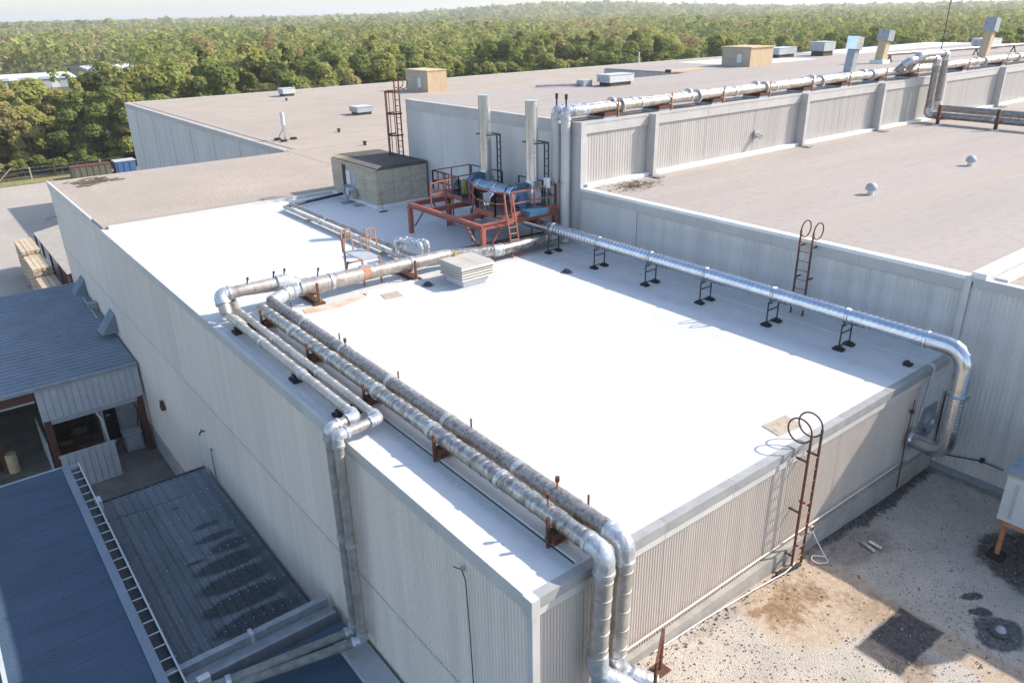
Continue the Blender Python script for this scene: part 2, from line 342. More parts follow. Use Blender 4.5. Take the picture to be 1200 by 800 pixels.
# ------------------------------------------------------------------ upper block
YU, ZU = 22.77, 14.91
U = thing('upper_block', 'taller grey block with weathered pilastered wall and tan roof', 'building', (50, 33, GZ))
MB().box(21.36, YU + .06, GZ, 96, 36.2, ZU - .06).build('wall_core', 'wall_up', U)
MB().box(44, 36.2, GZ, 96, 41.1, ZU - .07).build('wall_core', 'wall_up', U)
MB().box(44, 41.1, GZ, 96, 44.6, ZU - .075).build('wall_core', 'wall_up', U)
MB().box(21.5, YU + .2, ZU - .07, 95.9, 36.1, ZU).build('roof', 'tan_roof', U)
MB().box(44, 36.1, ZU - .08, 95.9, 41.1, ZU - .004).build('roof', 'tan_roof', U)
MB().box(44, 41.1, ZU - .085, 95.9, 44.5, ZU - .006).build('roof', 'tan_roof', U)
MB().box(52, 37.6, ZU - .02, 62, 44.3, ZU + .008).build('white_roof_area', 'membrane', U)
MB().box(70, 39, ZU - .02, 95.8, 44.4, ZU + .009).build('white_roof_area', 'membrane', U)
pil = [25.3, 36.6, 44.2, 51.5, 60.2, 68.5, 77]
seg = [21.3] + pil + [86]
for k in range(len(seg) - 1):
    a, b = seg[k] + (.22 if k == 0 else .12), seg[k + 1] - .12
    n = max(1, round((b - a) / 3.6))
    for j in range(n):
        p, q = a + (b - a) * j / n, a + (b - a) * (j + 1) / n
        MB().corr('x', p + .012, q - .012, YU + .05, 12.5, ZU - .42, .15, .01, -1).build('wall_sheet', 'wall_up', U)
        MB().box(p + .008, YU - .03, ZU - .42, q - .008, YU + .07, ZU - .05).build('fascia_board', 'trim_up', U)
        MB().box(p + .006, YU - .05, ZU - .048, q - .006, YU + .25, ZU + .03).build('coping', 'trim_up', U)
        MB().prism([(p, YU - .22), (q, YU - .22), (q, YU + .04), (p, YU + .04)], 12.34, 12.5).build('base_flashing', 'white_trim', U)
for x in pil:
    MB().box(x - .11, YU - .40, 12.36, x + .11, YU + .06, ZU + .034).build('pilaster', 'trim_up', U)
    b = MB(); b.bar((x - .1, YU - .5, 12.42), (x - .1, YU - .95, 12.4), .3, .1); b.build('splash_outlet', 'galv', U)
MB().box(21.24, YU - .06, 10.0, 21.52, YU + .14, ZU + .036).build('corner_trim', 'trim_up', U)
ys2 = [YU + .15, 26.2, 29.6, 33.0, 36.2]
for k in range(4):
    MB().box(21.30, ys2[k] + .01, 10.0, 21.36, ys2[k + 1] - .01, ZU - .5).build('wall_panel', 'wall_plain', U)
    MB().box(21.27, ys2[k] + .006, ZU - .498, 21.4, ys2[k + 1] - .006, ZU - .06).build('fascia_board', 'trim_up', U)
    MB().box(21.25, ys2[k] + .004, ZU - .058, 21.5, ys2[k + 1] - .004, ZU + .03).build('coping', 'trim_up', U)
MB().box(21.3, 36.2, 10, 43.99, 36.26, ZU + .02).build('wall_panel', 'wall_up', U)

# ------------------------------------------------------------------ right annex, mid height
ZA = 12.34
A = thing('annex_block', 'mid height annex with tan roof and ribbed steel side wall', 'building', (45, 15, GZ))
MB().box(XR + .05, 7.66, GZ, 96, YU, ZA - .06).build('wall_core', 'wall', A)
MB().box(XR + .2, 7.64, ZA - .06, 96, YU - .2, ZA).build('roof', 'tan_roof', A)
MB().box(XR + .3, 12.4, ZA - .01, 60, 13.3, ZA + .011).build('roof_walkway', pmat('worn_walkway', (.375, .32, .265), (.355, .305, .26), .8, .95, bump=.3, bscale=12), A)
MB().corr('y', 7.7, 19.6, XR + .02, 6.0, ZA - .42, .10, .015, -1).build('wall_sheet', 'wall_annex', A)
MB().box(XR - .005, 19.62, 9.98, XR + .05, YU - .04, ZA - .38).build('plain_wall_panel', 'wall_plain', A)
yy = 7.7
while yy < YU - .2:
    y2 = min(yy + 3.0, YU - .06)
    MB().box(XR - .03, yy + .005, ZA - .40, XR + .06, y2 - .005, ZA - .08).build('fascia_board', 'trim_up', A)
    MB().box(XR - .05, yy + .003, ZA - .078, XR + .22, y2 - .003, ZA + .03).build('coping', 'white_trim', A); yy = y2
MB().box(XR - .06, 7.6, 9.0, XR + .1, 7.75, ZA + .035).build('corner_trim', 'trim', A)
MB().box(XR - .02, 7.28, ZA - .1, 70, 7.63, ZA + .16).build('parapet_curb', 'white_trim', A)

for k in range(13): MB().box(XR + .25, 8.6 + k * 1.08, ZA - .005, 70, 8.63 + k * 1.08, ZA + .006).build('roof_lap', 'tan_roof', A)
for k in range(13): MB().box(21.6 if 24.3 + k * 1.55 < 36 else 44.1, 24.3 + k * 1.55, ZU - .01, 90, 24.34 + k * 1.55, ZU + .007).build('roof_lap', 'tan_roof', U)
N = thing('neighbour_block', 'ribbed metal block with low tan roof beside the annex', 'building', (45, -3, GZ))
MB().box(XR + .06, -16, GZ, 70, 7.26, ZA - .14).build('wall_core', 'wall', N)
MB().box(XR + .2, -16, ZA - .14, 70, 7.2, ZA - .02).build('roof', 'beige_roof', N)
MB().box(XR + .25, 6.85, ZA - .03, 70, 7.15, ZA + .06).build('parapet_curb', 'white_trim', N)
MB().corr('y', -16, 7.6, XR + .03, 6.0, ZA - .26, .12, .018, -1).build('wall_sheet', 'wall_annex', N)
MB().box(XR - .03, -16, ZA - .255, XR + .24, 7.56, ZA - .0).build('fascia_board', 'trim_up', N)
MB().box(XR - .06, -16, 6.4, XR + .02, 7.6, 6.72).build('base_flashing', 'blue_curb', N)

# ------------------------------------------------------------------ gravel roof block in front
Gb = thing('gravel_roof_block', 'low block with stained gravel roof below the ribbed front wall', 'building', (14, 2, GZ))
def gz(x, y): return 7.0 - .048 * min(max(x - 9.0, 0), 9.5)
MB().box(7.75, -14, GZ, XR + .05, YF - .02, 6.3).build('wall', 'wall', Gb)
def gravel_sheet(name, mat, inside, dz, step=.16, x0=7.75, x1=XR + .05, y0=-14, y1=YF - .05, jit=.012):
    b = MB(); idx = {}
    nx = int((x1 - x0) / step); ny = int((y1 - y0) / step)
    P = lambda i, j: (x0 + (x1 - x0) * i / nx, y0 + (y1 - y0) * j / ny)
    rg = random.Random(3)
    def vid(i, j):
        if (i, j) not in idx:
            x, y = P(i, j); idx[i, j] = len(b.v); b.v.append((x, y, gz(x, y) + dz + rg.uniform(-jit, jit)))
        return idx[i, j]
    for i in range(nx):
        for j in range(ny):
            x, y = P(i + .5, j + .5)
            if inside(x, y): b.f.append((vid(i, j), vid(i + 1, j), vid(i + 1, j + 1), vid(i, j + 1)))
    return b.build(name, mat, Gb, smooth=80)
def blob(cx, cy, rx, ry, ang=0, s=0, rough=.28):
    ca, sa = math.cos(ang), math.sin(ang)
    def f(x, y):
        dx, dy = x - cx, y - cy; u = (dx * ca + dy * sa) / rx; v = (-dx * sa + dy * ca) / ry; t = math.atan2(v, u)
        return u * u + v * v < (1 + rough * (math.sin(3 * t + s) * .5 + math.sin(5 * t + 2 * s) * .35 + math.sin(11 * t + s * 3) * .3 + math.sin(23 * t + s) * .2)) ** 2
    return f
def add_stains(ma, stains, nscale=2.3):
    """soak worn, dirty or shade-dark marks into a material at fixed places on the surface"""
    n = ma.node_tree.nodes; l = ma.node_tree.links; b = n['Principled BSDF']; cur = b.inputs['Base Color'].links[0].from_socket
    tc = n.new('ShaderNodeTexCoord'); nz = n.new('ShaderNodeTexNoise'); nz.inputs['Scale'].default_value = nscale; nz.inputs['Detail'].default_value = 7; nz.inputs['Roughness'].default_value = .68; l.new(tc.outputs['Object'], nz.inputs[0])
    sb = n.new('ShaderNodeVectorMath'); sb.operation = 'SUBTRACT'; l.new(nz.outputs['Color'], sb.inputs[0]); sb.inputs[1].default_value = (.5, .5, .5)
    fine = n.new('ShaderNodeTexNoise'); fine.inputs['Scale'].default_value = 9; fine.inputs['Detail'].default_value = 5; l.new(tc.outputs['Object'], fine.inputs[0])
    for st_ in stains:
        cx, cy, rx, ry, ang, c1, c2, warp, soft, amt = st_[:10]; box = len(st_) > 10 and st_[10]
        wv = n.new('ShaderNodeVectorMath'); wv.operation = 'SCALE'; l.new(sb.outputs[0], wv.inputs[0]); wv.inputs['Scale'].default_value = warp
        ad = n.new('ShaderNodeVectorMath'); ad.operation = 'ADD'; l.new(tc.outputs['Object'], ad.inputs[0]); l.new(wv.outputs[0], ad.inputs[1])
        mp = n.new('ShaderNodeMapping'); mp.vector_type = 'TEXTURE'; mp.inputs['Location'].default_value = (cx, cy, 0); mp.inputs['Rotation'].default_value = (0, 0, ang); mp.inputs['Scale'].default_value = (rx, ry, 1000); l.new(ad.outputs[0], mp.inputs[0])
        if box:
            ab = n.new('ShaderNodeVectorMath'); ab.operation = 'ABSOLUTE'; l.new(mp.outputs[0], ab.inputs[0]); sx = n.new('ShaderNodeSeparateXYZ'); l.new(ab.outputs[0], sx.inputs[0]); mxm = n.new('ShaderNodeMath'); mxm.operation = 'MAXIMUM'; l.new(sx.outputs[0], mxm.inputs[0]); l.new(sx.outputs[1], mxm.inputs[1]); dist = mxm.outputs[0]
        else:
            ln = n.new('ShaderNodeVectorMath'); ln.operation = 'LENGTH'; l.new(mp.outputs[0], ln.inputs[0]); dist = ln.outputs['Value']
        mr = n.new('ShaderNodeMapRange'); mr.interpolation_type = 'SMOOTHSTEP'; mr.inputs[1].default_value = 1 - soft; mr.inputs[2].default_value = 1 + soft; mr.inputs[3].default_value = amt; mr.inputs[4].default_value = 0; l.new(dist, mr.inputs[0])
        cr = n.new('ShaderNodeValToRGB'); cr.color_ramp.elements[0].position = .35; cr.color_ramp.elements[1].position = .65; cr.color_ramp.elements[0].color = (*c1, 1); cr.color_ramp.elements[1].color = (*c2, 1); l.new(fine.outputs['Fac'], cr.inputs[0])
        mx = n.new('ShaderNodeMixRGB'); l.new(mr.outputs[0], mx.inputs[0]); l.new(cur, mx.inputs[1]); l.new(cr.outputs[0], mx.inputs[2]); cur = mx.outputs[0]
    l.new(cur, b.inputs['Base Color'])
d1, d2 = (.40, .385, .36), (.52, .51, .49)
add_stains(M['membrane'], [(9.2, 15, .5, 7.5, 0, d1, d2, .8, .6, .45), (15, 21.9, 1.5, 1.4, 0, d1, d2, 1.2, .5, .45), (11.5, 23.2, 3.5, .5, 0, d1, d2, .9, .5, .6), (17.5, 14, .9, 2.2, .3, d1, d2, 2, .7, .3), (13, 11.5, 1.6, .8, .2, d1, d2, 2.4, .7, .3), (18.5, 23.4, 2.2, .5, 0, d1, d2, .9, .6, .6), (14.6, 30, .7, 7, 0, d1, d2, 1, .6, .4), (20.5, 15, .6, 8, 0, d1, d2, 1.2, .6, .4), (7.0, 22.5, .5, 1.6, 0, d1, d2, .9, .5, .7), (14.5, 8.6, .8, .5, 0, d1, d2, .8, .6, .5), (10.5, 36, 2.5, 1.2, .3, d1, d2, 2.5, .8, .25), (7.3, 13, .12, 6, 0, d1, d2, .3, .6, .6)])
k1, k2 = (.022, .027, .03), (.06, .07, .078)
add_stains(M['slat'], [(4.55, 17.8, 1.25, .40, 0, k1, k2, .22, .16, .85), (4.75, 18.85, 1.35, .44, 0, k1, k2, .22, .16, .88), (4.8, 19.9, 1.4, .45, 0, k1, k2, .22, .16, .9), (4.9, 20.95, 1.3, .44, 0, k1, k2, .22, .16, .88), (5.0, 21.95, 1.2, .38, 0, k1, k2, .22, .16, .88), (5.3, 22.85, .75, .32, 0, k1, k2, .34, .25, .85), (5.05, 23.6, .7, .2, 0, k1, k2, .3, .3, .85), (5.0, 24.45, .45, .15, 0, k1, k2, .3, .3, .8), (4.05, 22.6, .3, .09, 0, k1, k2, .25, .3, .8), (5.9, 21, .22, 6, 0, (.10, .13, .11), k2, .3, .5, .7), (3.4, 26.9, 2, .05, -.05, k1, k2, .3, .5, .6), (4.4, 26.2, .15, .08, 0, k1, k2, .2, .4, .8)])
tn1, tn2 = (.30, .26, .22), (.34, .295, .255)
add_stains(M['tan_roof'], [(26, 21.3, 3, .8, 0, tn1, tn2, 1.5, .6, .5), (36, 21.2, 3.5, 1.0, 0, tn1, tn2, 2, .7, .5), (44, 20.8, 2.5, 1.2, 0, tn1, tn2, 2, .7, .5), (30, 11, 5, .9, .05, tn1, tn2, 2.5, .8, .4), (25, 15.5, 2.5, 1, .2, tn1, tn2, 2.5, .8, .3), (33, 30, 6, 2, .1, tn1, tn2, 4, .8, .4), (48, 33, 7, 2, .1, tn1, tn2, 4, .8, .4), (28, 25, 4, .7, 0, tn1, tn2, 1.5, .7, .5)], .9)
bn1, bn2 = (.30, .245, .20), (.36, .30, .25)
add_stains(M['beige_roof'], [(10, 46, 2.5, 3, .3, bn1, bn2, 4, .8, .4), (16, 50, 4, 1.5, .1, bn1, bn2, 3, .8, .4), (7.3, 47, .5, 6, 0, bn1, bn2, 1, .6, .5), (30, 66, 6, 4, .3, bn1, bn2, 6, .8, .35), (42, 80, 8, 5, .2, bn1, bn2, 6, .8, .35), (24, 75, 1.2, 18, 0, bn1, bn2, 1.5, .6, .4), (15, 39.8, 8, .35, 0, bn1, bn2, .6, .5, .6)], .7)
def gravel_material():
    ma = pmat('gravel_roofing', (.57, .495, .41), (.43, .38, .32), 1.1, .98, bump=1.0, bscale=38, speck=(.19, .165, .14), spscale=36, spamt=.6, contrast=(.3, .7))
    L_ = []
    def stain(*a): L_.append(a)
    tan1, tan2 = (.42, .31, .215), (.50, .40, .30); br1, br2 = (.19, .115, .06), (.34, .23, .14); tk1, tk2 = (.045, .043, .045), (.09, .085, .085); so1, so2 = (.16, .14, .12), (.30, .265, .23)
    stain(13.3, 6.45, 1.7, 1.15, -.1, tan1, tan2, .9, .10, .95)
    stain(14.45, 2.6, .42, 5.2, 0, tan1, tan2, .25, .10, .9, True)
    stain(13.4, 7.3, 1.6, .3, 0, tan1, tan2, .2, .2, .9, True)
    stain(12.9, 6.7, 1.0, .42, .1, br1, br2, 2.2, .35, .85)
    stain(14.1, 5.6, .5, .7, .3, br1, br2, 1.6, .6, .5)
    stain(11.2, 7.35, 1.2, .12, -.03, so1, so2, .4, .5, .4)
    stain(12.2, 7.0, .5, .12, -.3, br1, br2, .8, .3, .8)
    stain(13.3, 4.25, .6, .35, .4, br1, br2, 1.3, .5, .7)
    stain(12.6, 3.6, .5, .3, .2, br1, br2, 1.3, .5, .5)
    stain(16.0, 6.9, 1.2, .55, -.1, so1, so2, 1.3, .4, .75)
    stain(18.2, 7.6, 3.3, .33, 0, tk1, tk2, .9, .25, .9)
    stain(21.3, 4.0, .35, 4.5, 0, so1, so2, .8, .4, .8)
    stain(13.75, 4.7, .98, .48, 0, tk1, tk2, .2, .08, .93, True)  # tar patch, widened in the colour to deepen the rooftop unit's shadow
    stain(16.4, 4.35, .3, .13, -.6, tk1, tk2, .5, .2, .95)
    stain(16.0, 4.05, .26, .13, -.7, tk1, tk2, .4, .2, .95)
    stain(15.65, 3.5, .6, .48, .2, (.05, .055, .06), (.12, .13, .14), .5, .12, .95)
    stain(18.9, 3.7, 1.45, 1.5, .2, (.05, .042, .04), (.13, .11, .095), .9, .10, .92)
    add_stains(ma, L_); return ma
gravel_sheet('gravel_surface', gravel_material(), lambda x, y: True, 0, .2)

# ------------------------------------------------------------------ left: slate canopy shed
C = thing('slate_canopy_shed', 'open shed with slate blue ribbed roof against the factory side wall', 'shed', (0, 44, GZ))
n = 34
for k in range(n):
    y0, y1 = 37.95 + (51.3 - 37.95) * k / n, 37.95 + (51.3 - 37.95) * (k + 1) / n
    z0, z1 = 3.66 + .75 * k / n, 3.66 + .75 * (k + 1) / n
    b = MB(); b.v = [(-9, y0, z0 + .035), (6.2, y0, z0 + .035), (6.2, y1 + .03, z1), (-9, y1 + .03, z1), (-9, y0, z0 - .05), (6.2, y0, z0 - .05), (6.2, y1, z1 - .05), (-9, y1, z1 - .05)]
    b.f = [(0, 1, 2, 3), (7, 6, 5, 4), (0, 4, 5, 1), (1, 5, 6, 2), (2, 6, 7, 3), (3, 7, 4, 0)]
    b.build('roof_course', 'canopy_blue', C)
MB().box(-9, 37.86, 3.58, 6.2, 37.94, 3.74).build('eave_trim', 'grey_gutter', C)
for k in range(15):
    x = 1.76 + k * .295
    b = MB().box(x + .006, 37.99, 1.95, x + .289, 38.02, 3.6); b.box(x + .235, 37.955, 1.95, x + .285, 37.99, 3.6); b.build('fascia_panel', 'pale_sheet', C)
MB().box(-9, 38.02, 3.1, 1.72, 38.2, 3.56).build('beam', 'brown_post', C)
MB().box(-9, 38.0, 3.02, 1.7, 38.06, 3.1).build('beam_flange', 'grey_box', C)
MB().box(1.78, 38.04, 1.7, 6.1, 38.2, 1.94).build('beam', 'grey_box', C)
for x, y, wd in ((1.95, 38.15, .3), (6.0, 38.15, .26), (-.1, 40.4, .22), (-4.2, 38.15, .3)):
    MB().box(x - wd / 2, y - .12, GZ, x + wd / 2, y + .12, 3.5 if wd != .26 else 1.9).build('post', 'brown_post', C)
MB().box(4.1, 38.3, GZ, 4.28, 38.5, 2.2).build('post', 'grey_box', C)
MB().tube(fillet([(3.2, 38.25, 1.9), (3.9, 38.25, 1.88), (4.16, 38.2, 1.2), (4.3, 38.2, GZ)], .2), .05, 8).build('downpipe', 'pvc', C)
MB().box(-9, 51.0, GZ, 6.1, 51.2, 3.9).build('back_wall', 'shed_inside', C)
MB().box(2.0, 42.0, GZ, 4.3, 42.15, 3.2).build('partition', 'shed_inside', C)
MB().box(4.31, 40.6, GZ, 6.1, 40.7, 3.2).build('partition', 'pale_sheet', C)
dr = MB().box(4.36, 40.5, GZ, 5.12, 40.595, 1.15).build('door', 'black', C)
MB().box(4.62, 40.48, .2, 4.82, 40.5, .3).build('door_plate', 'grey_box', dr); MB().box(5.0, 40.46, -.25, 5.06, 40.5, -.15).build('handle', 'galv', dr)
MB().box(1.66, 38.3, GZ, 1.72, 41.5, .75).build('side_screen', 'pale_sheet', C)

UB = thing('utility_box', 'grey louvred utility cabinet beside the black shed door', 'cabinet', (5.4, 38.9, GZ))
MB().box(4.98, 38.55, GZ, 5.78, 39.2, -.25).build('casing', 'grey_box', UB)
for k in range(4): MB().box(5.05, 38.53, -.95 + k * .16, 5.7, 38.55, -.87 + k * .16).build('louvre', 'pale_sheet', UB)
MB().box(4.94, 38.5, -.25, 5.82, 39.24, -.2).build('lid', 'pale_sheet', UB)
MB().tube(fillet([(5.75, 39.1, -.2), (5.95, 39.3, .6), (5.7, 39.6, 1.5)], .3), .02, 6).build('cable', 'black', UB)

LF = thing('sliding_door_leaf', 'pale ribbed sheet metal gate leaf standing open before shed', 'gate', (3.3, 36.6, GZ))
for k in range(8):
    x = 1.95 + k * .29
    b = MB().box(x + .005, 36.55, GZ + .03, x + .285, 36.58, .75); b.box(x + .23, 36.51, GZ + .03, x + .28, 36.55, .75); b.build('panel', 'pale_sheet', LF)
MB().box(1.9, 36.58, .6, 4.35, 36.64, .7).build('rail', 'grey_box', LF); MB().box(1.9, 36.58, GZ, 4.35, 36.64, GZ + .12).build('rail', 'grey_box', LF)

def drum(loc, label, mat, r=.28, h=.85):
    t = thing('drum', label, 'drum', loc); x, y, z = loc
    MB().tube([(x, y, z), (x, y, z + h * .33), (x, y, z + h * .335), (x, y, z + h * .36), (x, y, z + h * .365), (x, y, z + h * .66), (x, y, z + h * .665), (x, y, z + h * .69), (x, y, z + h * .695), (x, y, z + h)], [r, r, r * 1.04, r * 1.04, r, r, r * 1.04, r * 1.04, r, r], 18).build('shell', mat, t, 40)
    MB().tube([(x, y, z + h), (x, y, z + h + .02)], r * .93, 18).build('lid', mat, t)
drum((.2, 40.3, GZ), 'cream drum standing under the slate shed roof', 'cream_drum', .25, 1.0)
drum((-.55, 40.9, GZ), 'dark green drum beside the cream drum', 'olive', .27, .8)
# machinery clutter in the dark bay
for k, (x, y, h, lb) in enumerate(((2.6, 40.6, .9, 'dark pump set stored in the shed bay'), (3.4, 41.2, 1.2, 'dark pipe rack stored at back of shed bay'))):
    t = thing('stored_machine', lb, 'machine', (x, y, GZ))
    MB().box(x - .35, y - .25, GZ, x + .35, y + .25, GZ + h * .4).build('bed', 'rust', t)
    MB().tube([(x - .3, y, GZ + h * .6), (x + .3, y, GZ + h * .6)], h * .2, 12).build('housing', 'olive', t)
    b = MB(); b.bar((x - .4, y, GZ), (x - .4, y, GZ + h + .3), .05); b.bar((x + .4, y, GZ), (x + .4, y, GZ + h + .3), .05); b.bar((x - .4, y, GZ + h), (x + .4, y, GZ + h), .05); b.build('frame', 'rust', t)

# wall hoods above canopy
def wall_hood(y, label):
    t = thing('wall_hood', label, 'exhaust hood', (6.2, y, 4.4))
    b = MB(); b.v = [(6.3, y - .55, 4.25), (5.55, y - .55, 4.25), (6.3, y - .55, 5.2), (6.3, y + .55, 4.25), (5.55, y + .55, 4.25), (6.3, y + .55, 5.2)]
    b.f = [(0, 1, 2), (5, 4, 3), (1, 4, 5, 2), (0, 3, 4, 1), (0, 2, 5, 3)]; b.build('cowl', 'canopy_blue', t)
    MB().box(5.5, y - .58, 4.2, 6.28, y + .58, 4.26).build('rim', 'grey_gutter', t)
wall_hood(49.4, 'wedge exhaust hood on side wall at the back of slate roof')
wall_hood(42.0, 'wedge exhaust hood on side wall near front of slate roof')
t = thing('roof_clamp_box', 'small bracket box between the two wedge hoods', 'bracket', (6.0, 46.2, 4.2)); MB().box(5.8, 46, 4.1, 6.25, 46.4, 4.55).build('case', 'grey_gutter', t); MB().tube([(5.9, 44.5, 4.12), (5.9, 48, 4.35)], .05, 8).build('pipe', 'grey_gutter', t)
# red lamp on the wall
t = thing('wall_bell', 'small dark red alarm bell on the side wall', 'alarm bell', (6.2, 34.1, 2.8)); MB().tube([(6.26, 34.1, 2.85), (6.12, 34.1, 2.85)], [.2, .17], 14).build('gong', 'brown_post', t); MB().box(6.13, 34.02, 2.98, 6.26, 34.18, 3.16).build('box', 'brown_post', t)
t = thing('wall_spigot', 'tiny dark hose spigot on pale side wall', 'spigot', (6.2, 27.5, 4.4)); MB().tube(fillet([(6.26, 27.5, 4.5), (6.08, 27.5, 4.5), (6.06, 27.5, 4.38)], .05), .03, 8).build('spout', 'black_steel', t); MB().tube([(6.14, 27.5, 4.52), (6.14, 27.5, 4.6)], .025, 8).build('valve', 'black_steel', t)
t = thing('wall_conduit', 'short thin conduit rising on side wall over panel roof', 'conduit', (6.2, 26.8, 2.4)); MB().tube([(6.2, 26.9, 2.5), (6.2, 26.9, 3.9)], .03, 8).build('pipe', 'grey_gutter', t); MB().box(6.17, 26.85, 3.9, 6.26, 26.95, 4.0).build('cap', 'grey_gutter', t)
t = thing('wall_light', 'small flood light on far corner of side wall', 'wall light', (6.1, 53.2, 8.0)); MB().bar((6.25, 53.2, 8.1), (5.85, 53.2, 8.15), .06).build('arm', 'grey_gutter', t); MB().box(5.6, 53.05, 7.95, 5.9, 53.35, 8.2).build('lamp_head', 'grey_box', t)

t = thing('hanging_wire', 'dark wire hanging down the pale side wall near corner', 'wire', (6.2, 9.6, 9.3)); MB().tube([(6.2, 10.0, 9.28), (6.2, 9.72, 9.4), (6.21, 9.62, 9.2), (6.23, 9.6, 8.0), (6.22, 9.55, 6.5), (6.23, 9.5, 4.0)], .012, 6).build('wire', 'black', t); MB().box(6.2, 9.68, 9.36, 6.26, 9.76, 9.44).build('clip', 'grey_box', t)

# ------------------------------------------------------------------ left: panel roof
S = thing('panel_roof_canopy', 'low lean-to roof of grey ribbed panels with dark leaf stains', 'canopy', (4.1, 23, GZ))
for k in range(14):
    x = 2.12 + k * .288
    b = MB().box(x + .007, 17.2, 2.42, x + .276, 28.35, 2.47); b.box(x + .245, 17.2, 2.47, x + .276, 28.35, 2.515)
    b.box(x + .10, 17.2, 2.47, x + .12, 28.35, 2.485); b.build('panel', 'slat', S)
for j in range(9):
    b = MB()
    for k in range(14):
        x = 2.12 + k * .288 + .2; y = 17.6 + j * 1.3 + random.uniform(-.05, .05); b.cyl((x, y), .017, 2.47, 2.5, 6)
    o = b.build('screw_row', 'pvc', S); o['kind'] = 'stuff'
MB().box(2.05, 28.34, 2.3, 6.2, 28.42, 2.52).build('edge_beam', 'black_steel', S)
for x in (2.2, 6.05):
    for y in (18, 23, 28.2): MB().box(x - .07, y - .07, GZ, x + .07, y + .07, 2.42).build('post', 'brown_post', S)
# ------------------------------------------------------------------ left: dark flat roof with gutter
F = thing('flat_roof_building', 'building with dark blue-grey flat roof and pale strapped gutter', 'building', (-5, 18, GZ))
MB().box(-1.38, 2, GZ, 1.72, 29.0, 3.9).build('wall', 'pale_sheet', F)
MB().box(-1.4, 2, 3.9, 1.5, 29.05, 4.0).build('roof', 'flat_blue', F)
MB().box(-1.5, 2, 3.88, -1.4, 29.12, 4.04).build('edge_flashing', 'pale_sheet', F)
MB().box(1.5, 2, 3.92, 1.74, 29.1, 4.05).build('edge_flashing', 'canopy_blue', F)
MB().box(-1.42, 29.05, 3.85, 1.52, 29.14, 4.03).build('edge_flashing', 'grey_gutter', F)
b = MB().box(1.75, 8, 3.78, 2.02, 29.1, 3.8); b.box(2.02, 8, 3.78, 2.06, 29.1, 4.02); g = b.build('gutter', 'black_steel', F)
MB().box(2.03, 8, 4.0, 2.075, 29.1, 4.035).build('gutter_lip', 'pale_sheet', F)
for k in range(20): MB().box(-1.39, 9.6 + k * .98, 3.995, 1.49, 9.63 + k * .98, 4.006).build('roof_lap', 'flat_blue', F)
y = 8.2
while y < 29:
    MB().box(1.74, y, 4.0, 2.03, y + .028, 4.025).build('gutter_strap', 'pale_sheet', F); y += .56
MB().box(2.0, 25.9, 3.6, 2.2, 26.3, 3.98).build('outlet_box', 'pale_sheet', F)

# ------------------------------------------------------------------ left: low dark roof and pipe trough
D = thing('low_roof_block', 'small dark felt roof at the foot of the side wall', 'building', (3, 9, GZ))
MB().box(-6, -2, GZ, 6.1, 15.9, 3.65).build('wall', 'pale_sheet', D)
MB().box(-6, -2, 3.65, 6.1, 15.8, 3.75).build('roof', 'felt_dark' if False else 'flat_blue', D)
MB().box(5.62, -2, 3.7, 6.22, 15.2, 3.9).build('wall_curb', 'grey_box', D)
MB().box(5.55, -2, 3.7, 5.615, 15.2, 3.78).build('curb_edge', 'pale_sheet', D)
T = thing('pipe_trough', 'long grey metal channel carrying old pipes beside panel roof', 'trough', (4, 16.5, GZ))
MB().box(-2, 16.75, 3.2, 6.15, 16.95, 3.85).build('channel_wall', 'grey_gutter', T)
MB().box(-2, 16.35, 3.55, 6.15, 16.74, 3.62).build('channel_floor', 'grey_gutter', T)
MB().box(-2, 16.25, 3.2, 6.15, 16.34, 3.72).build('channel_wall', 'grey_gutter', T)
for x in (-1, .8, 2.6, 4.4, 6.0): MB().box(x - .05, 16.3, GZ, x + .05, 16.9, 3.54).build('leg', 'brown_post', T)
MB().box(3.9, 16.72, 3.6, 4.0, 16.98, 3.9).build('clip', 'pale_sheet', T)
MB().box(2.3, 15.9, 3.7, 2.6, 16.1, 4.0).build('clip', 'pvc', T)

# ------------------------------------------------------------------ pipes
def pipe_runs(t, path, r, mat, bend=.4, seg=2.6, elbow_mat='mastic', band=.36, er=1.06, flange_mat='mastic', k=6, ribamp=.008, jitter=False):
    """split a polyline into straight jacketed lengths, elbows and joint collars, each a part"""
    P = [Vector(p) for p in path]
    cuts = [P[0]]
    for i in range(1, len(P) - 1):
        a = (P[i - 1] - P[i]).normalized(); c = (P[i + 1] - P[i]).normalized()
        p0 = P[i] + a * bend; p1 = P[i] + c * bend
        if (P[i - 1] - P[i]).length < bend * 1.9 or (P[i + 1] - P[i]).length < bend * 1.9:
            bd = .45 * min((P[i - 1] - P[i]).length, (P[i + 1] - P[i]).length); p0 = P[i] + a * bd; p1 = P[i] + c * bd
        cuts += [p0, p1]
        el = fillet([p0 + a * .001, P[i], p1 + c * .001], bend * .98, k)
        eo = MB().tube(el, r * er, 18).build('elbow', elbow_mat, t, 34)
        for q, d in ((p0, a), (p1, c)): ring(q, d, r * er + .018, .07).build('joint_band', elbow_mat, eo, 40)
    cuts.append(P[-1])
    for i in range(0, len(cuts), 2):
        a, c = cuts[i], cuts[i + 1]; L = (c - a).length
        if L < .05: continue
        n = max(1, round(L / seg)); d = (c - a) / L
        for j in range(n):
            p, q = a + d * (L * j / n), a + d * (L * (j + 1) / n)
            pts, rr = ribbed(p, q, r, band, ribamp, .05); po = MB().tube(pts, rr, 20).build('pipe_length', mat, t, 40)
            if j > 0: ring(p, d, r + .028, .12).build('joint_collar', flange_mat, po, 40)
